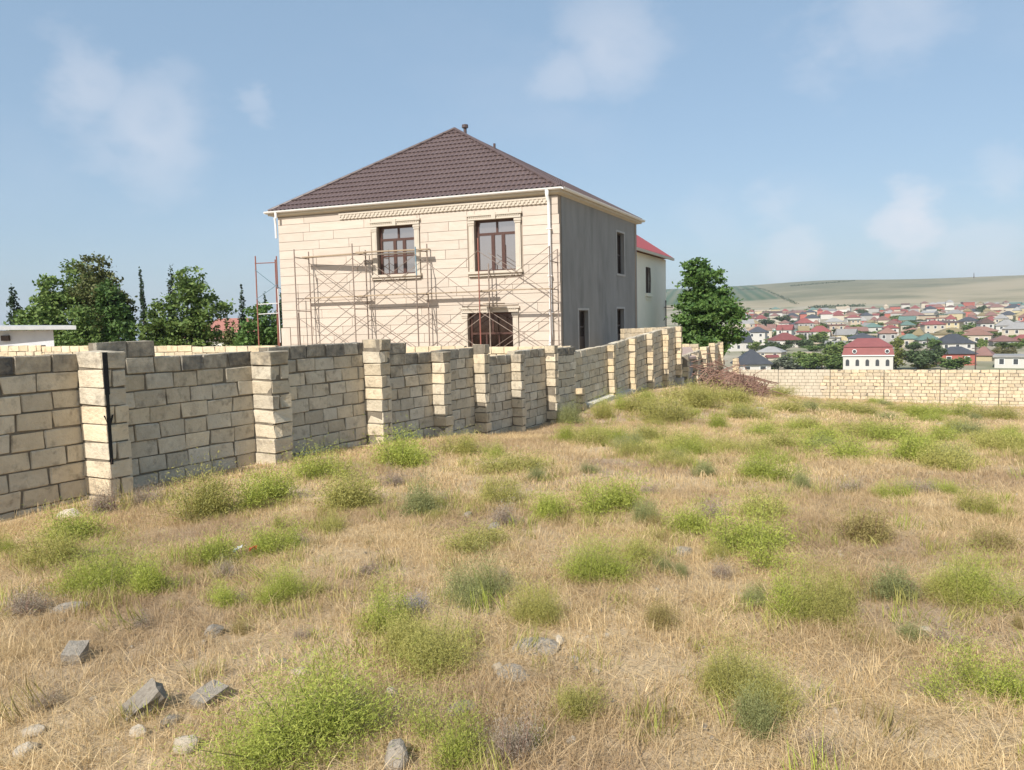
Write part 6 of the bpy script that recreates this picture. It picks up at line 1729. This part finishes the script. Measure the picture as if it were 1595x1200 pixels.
for i, (x, y, w, h, k) in enumerate(SHRUBS):
    b = 1 if (y < 5.2 and w > .3 and k not in 'yp') else 0
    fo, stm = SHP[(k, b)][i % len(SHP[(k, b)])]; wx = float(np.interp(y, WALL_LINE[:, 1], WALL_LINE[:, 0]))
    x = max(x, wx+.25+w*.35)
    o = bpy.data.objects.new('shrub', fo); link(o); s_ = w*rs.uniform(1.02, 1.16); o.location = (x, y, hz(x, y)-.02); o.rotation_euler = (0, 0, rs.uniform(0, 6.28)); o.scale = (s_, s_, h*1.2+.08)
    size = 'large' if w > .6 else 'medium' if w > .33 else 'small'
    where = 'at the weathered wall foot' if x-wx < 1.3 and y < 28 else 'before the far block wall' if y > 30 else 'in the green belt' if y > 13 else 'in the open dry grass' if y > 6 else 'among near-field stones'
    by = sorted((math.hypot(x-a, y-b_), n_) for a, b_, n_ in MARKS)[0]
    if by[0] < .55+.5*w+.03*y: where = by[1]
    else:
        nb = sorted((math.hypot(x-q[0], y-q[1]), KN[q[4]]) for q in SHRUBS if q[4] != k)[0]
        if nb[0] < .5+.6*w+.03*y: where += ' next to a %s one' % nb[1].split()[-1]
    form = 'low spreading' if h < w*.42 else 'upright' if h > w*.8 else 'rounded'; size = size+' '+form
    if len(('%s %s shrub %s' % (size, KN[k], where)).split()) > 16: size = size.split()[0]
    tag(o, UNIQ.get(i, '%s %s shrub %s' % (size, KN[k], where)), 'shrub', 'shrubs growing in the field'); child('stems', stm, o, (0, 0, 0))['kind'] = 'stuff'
def sprig(seed, m):
    me = tuft(seed, 46, .13, .10, .0022); me.materials.clear(); me.materials.append(m); return me
spm = [sprig(700+q, M['sh_'+'ooog'[q % 4]]) for q in range(8)] + [sprig(720+q, M['sh_y']) for q in range(2)]
cx_ = np.array([(q[0], q[1], q[2]) for q in SHRUBS]); ci_ = rng.choice(len(cx_), 1500, p=cx_[:, 2]**1.3/(cx_[:, 2]**1.3).sum()); gx = cx_[ci_, 0]+rng.normal(0, .62, 1500)*(cx_[ci_, 2]+.15); gy = cx_[ci_, 1]+rng.normal(0, .62, 1500)*(cx_[ci_, 2]+.15)
ok_ = (gx > np.interp(gy, WALL_LINE[:, 1], WALL_LINE[:, 0])+.25) & (gy > 1.7) & (gy < 50.2+(gx-14.28)*-.356); gx, gy = gx[ok_], gy[ok_]; kk = len(gx); ss = rng.uniform(.6, 1.25, kk)*(1+.012*gy)
wd = instancer('low_weeds', np.stack((gx, gy, height(gx, gy)), 1), np.stack((rng.normal(0, .2, kk), rng.normal(0, .2, kk), rng.uniform(0, 6.28, kk)), 1), np.stack((ss, ss, ss*rng.uniform(.6, 1.2, kk)), 1), rng.integers(0, len(spm), kk), spm, 'low green and olive weeds spreading between the shrubs'); wd['category'] = 'weeds'
# ------------------------------------------------------------------ stones lying in the grass
def rock_mesh(seed, kind):
    g = random.Random(seed); bm = bmesh.new()
    if kind in ('slab', 'block'):
        bmesh.ops.create_cube(bm, size=1); bmesh.ops.subdivide_edges(bm, edges=bm.edges[:], cuts=2, use_grid_fill=True)
        for v in bm.verts: v.co += Vector((g.gauss(0, .03), g.gauss(0, .03), g.gauss(0, .03)))
    else:
        bmesh.ops.create_icosphere(bm, subdivisions=3, radius=.5)
        cuts = [(Vector((g.gauss(0, 1), g.gauss(0, 1), g.gauss(0, 1))).normalized(), g.uniform(.26, .42)) for _ in range(9)]
        for v in bm.verts:
            for nn, dd in cuts:
                q = v.co.dot(nn)
                if q > dd: v.co -= nn*(q-dd)*.92
            v.co += Vector((g.gauss(0, .008), g.gauss(0, .008), g.gauss(0, .008)))
    m = bpy.data.meshes.new('stone'); bm.to_mesh(m); bm.free(); m.materials.append(M['rock_p'] if kind == 'pale' else M['rock_g']); return m
RK = {k: [rock_mesh(s+13*len(k), k) for s in range(4)] for k in ('slab', 'block', 'rock', 'flat', 'pale')}
SU = {0: 'grey stone slab tilted up with a dark hollow beneath its edge', 1: 'square grey block beside the largest green shrub', 2: 'tilted square block leaning in dry straw behind the slab', 4: 'flat weathered stone sunk in straw by the left shrubs', 8: 'large flat lichen-spotted stone in front of the olive shrubs', 10: 'flat speckled stone just in front of the lichen-spotted one', 12: 'flat broken stone with a dark hollow, midway between shrubs', 24: 'thin flat stone beside a medium green shrub', 25: 'grey stone half hidden in the edge of the largest shrub', 30: 'pale rubble stone at the foot of the first pillar'}
for i, (x, y, w, h, k) in enumerate(STONES):
    o = bpy.data.objects.new('stone', RK[k][i % 4]); link(o); sz = {'slab': (w*.95, w*.62, h*.55), 'block': (w*.85, w*.6, h*.75), 'rock': (w, w*.8, h*1.1), 'flat': (w*1.05, w*.85, h*.5), 'pale': (w*1.05, w*.9, h*1.2)}[k]
    o.scale = sz; o.rotation_euler = {'slab': (R(20), R(-38), R(25)), 'block': (R(8), R(-12), R(20+40*(i % 3)))}.get(k, (rs.uniform(-.15, .15), rs.uniform(-.15, .15), rs.uniform(0, 6)))
    o.location = (x, y, hz(x, y) + {'slab': .42*h, 'block': .2*h, 'rock': .18*h, 'flat': .10*h, 'pale': .2*h}[k])
    wx = float(np.interp(y, WALL_LINE[:, 1], WALL_LINE[:, 0]))
    tag(o, SU.get(i, {'pale': '%s pale limestone lump lying in the dry grass' % ('small' if w < .05 else 'fist-sized'), 'rock': 'rough grey-brown rock lying in the dry grass', 'flat': 'flat grey stone lying in the dry grass', 'block': 'squared grey block in the dry grass', 'slab': 'grey slab'}[k]), 'stone', 'stones lying in the field')
pk = [bpy.data.meshes.get(m_.name) for m_ in RK['pale']+RK['rock']]
npb = 330; pu, py_ = rng.uniform(-.7, .7, npb), np.sqrt(rng.uniform(1.8**2, 13**2, npb)); pxx = pu*py_; okp = pxx > np.interp(py_, WALL_LINE[:, 1], WALL_LINE[:, 0])+.4; pxx, py_ = pxx[okp], py_[okp]; kk = len(pxx)
ps = rng.uniform(.012, .04, kk)**1.0; pb = instancer('pebbles', np.stack((pxx, py_, height(pxx, py_)+.008), 1), rng.uniform(0, 6.28, (kk, 3)), np.stack((ps*1.2, ps, ps*.8), 1), rng.integers(0, len(pk), kk), pk, 'small stone chips strewn through the dry grass'); pb['category'] = 'pebbles'
lt = empty('litter', (-2.08, 5.72, hz(-2.08, 5.72))); tag(lt, 'crumpled red and white scrap of packaging in the dry grass', 'litter')
g = random.Random(2)
for nm, cc, ox in (('red_piece', (.45, .05, .03), .05), ('white_piece', (.6, .62, .62), -.06)):
    vv = [(ox+q*.02+g.gauss(0, .008), j*.02+g.gauss(0, .008), .07+g.gauss(0, .01)+.012*q) for q in range(4) for j in range(3)]
    f_ = [(q*3+j, q*3+j+1, q*3+j+4, q*3+j+3) for q in range(3) for j in range(2)]
    mb = MB().add(vv, f_); me = mb.mesh(nm, mat('scrap_'+nm, cc, rough=.5)); o = bpy.data.objects.new(nm, me); link(o, lt); md = o.modifiers.new('thickness', 'SOLIDIFY'); md.thickness = .004
# ------------------------------------------------------------------ air
hzm = bpy.data.materials.new('haze_air'); hzm.use_nodes = True; N = hzm.node_tree.nodes; N.remove(N['Principled BSDF']); pv = N.new('ShaderNodeVolumePrincipled')
pv.inputs['Color'].default_value = (.86, .92, 1.0, 1); pv.inputs['Density'].default_value = .00013; pv.inputs['Anisotropy'].default_value = .0
hzm.node_tree.links.new(pv.outputs[0], N['Material Output'].inputs['Volume'])
hb = MB().box(-5600, 5600, -5600, 5600, -60, 150).build('haze', hzm); tag(hb, kind='stuff'); hb['label'] = 'thin pale summer haze over the valley'
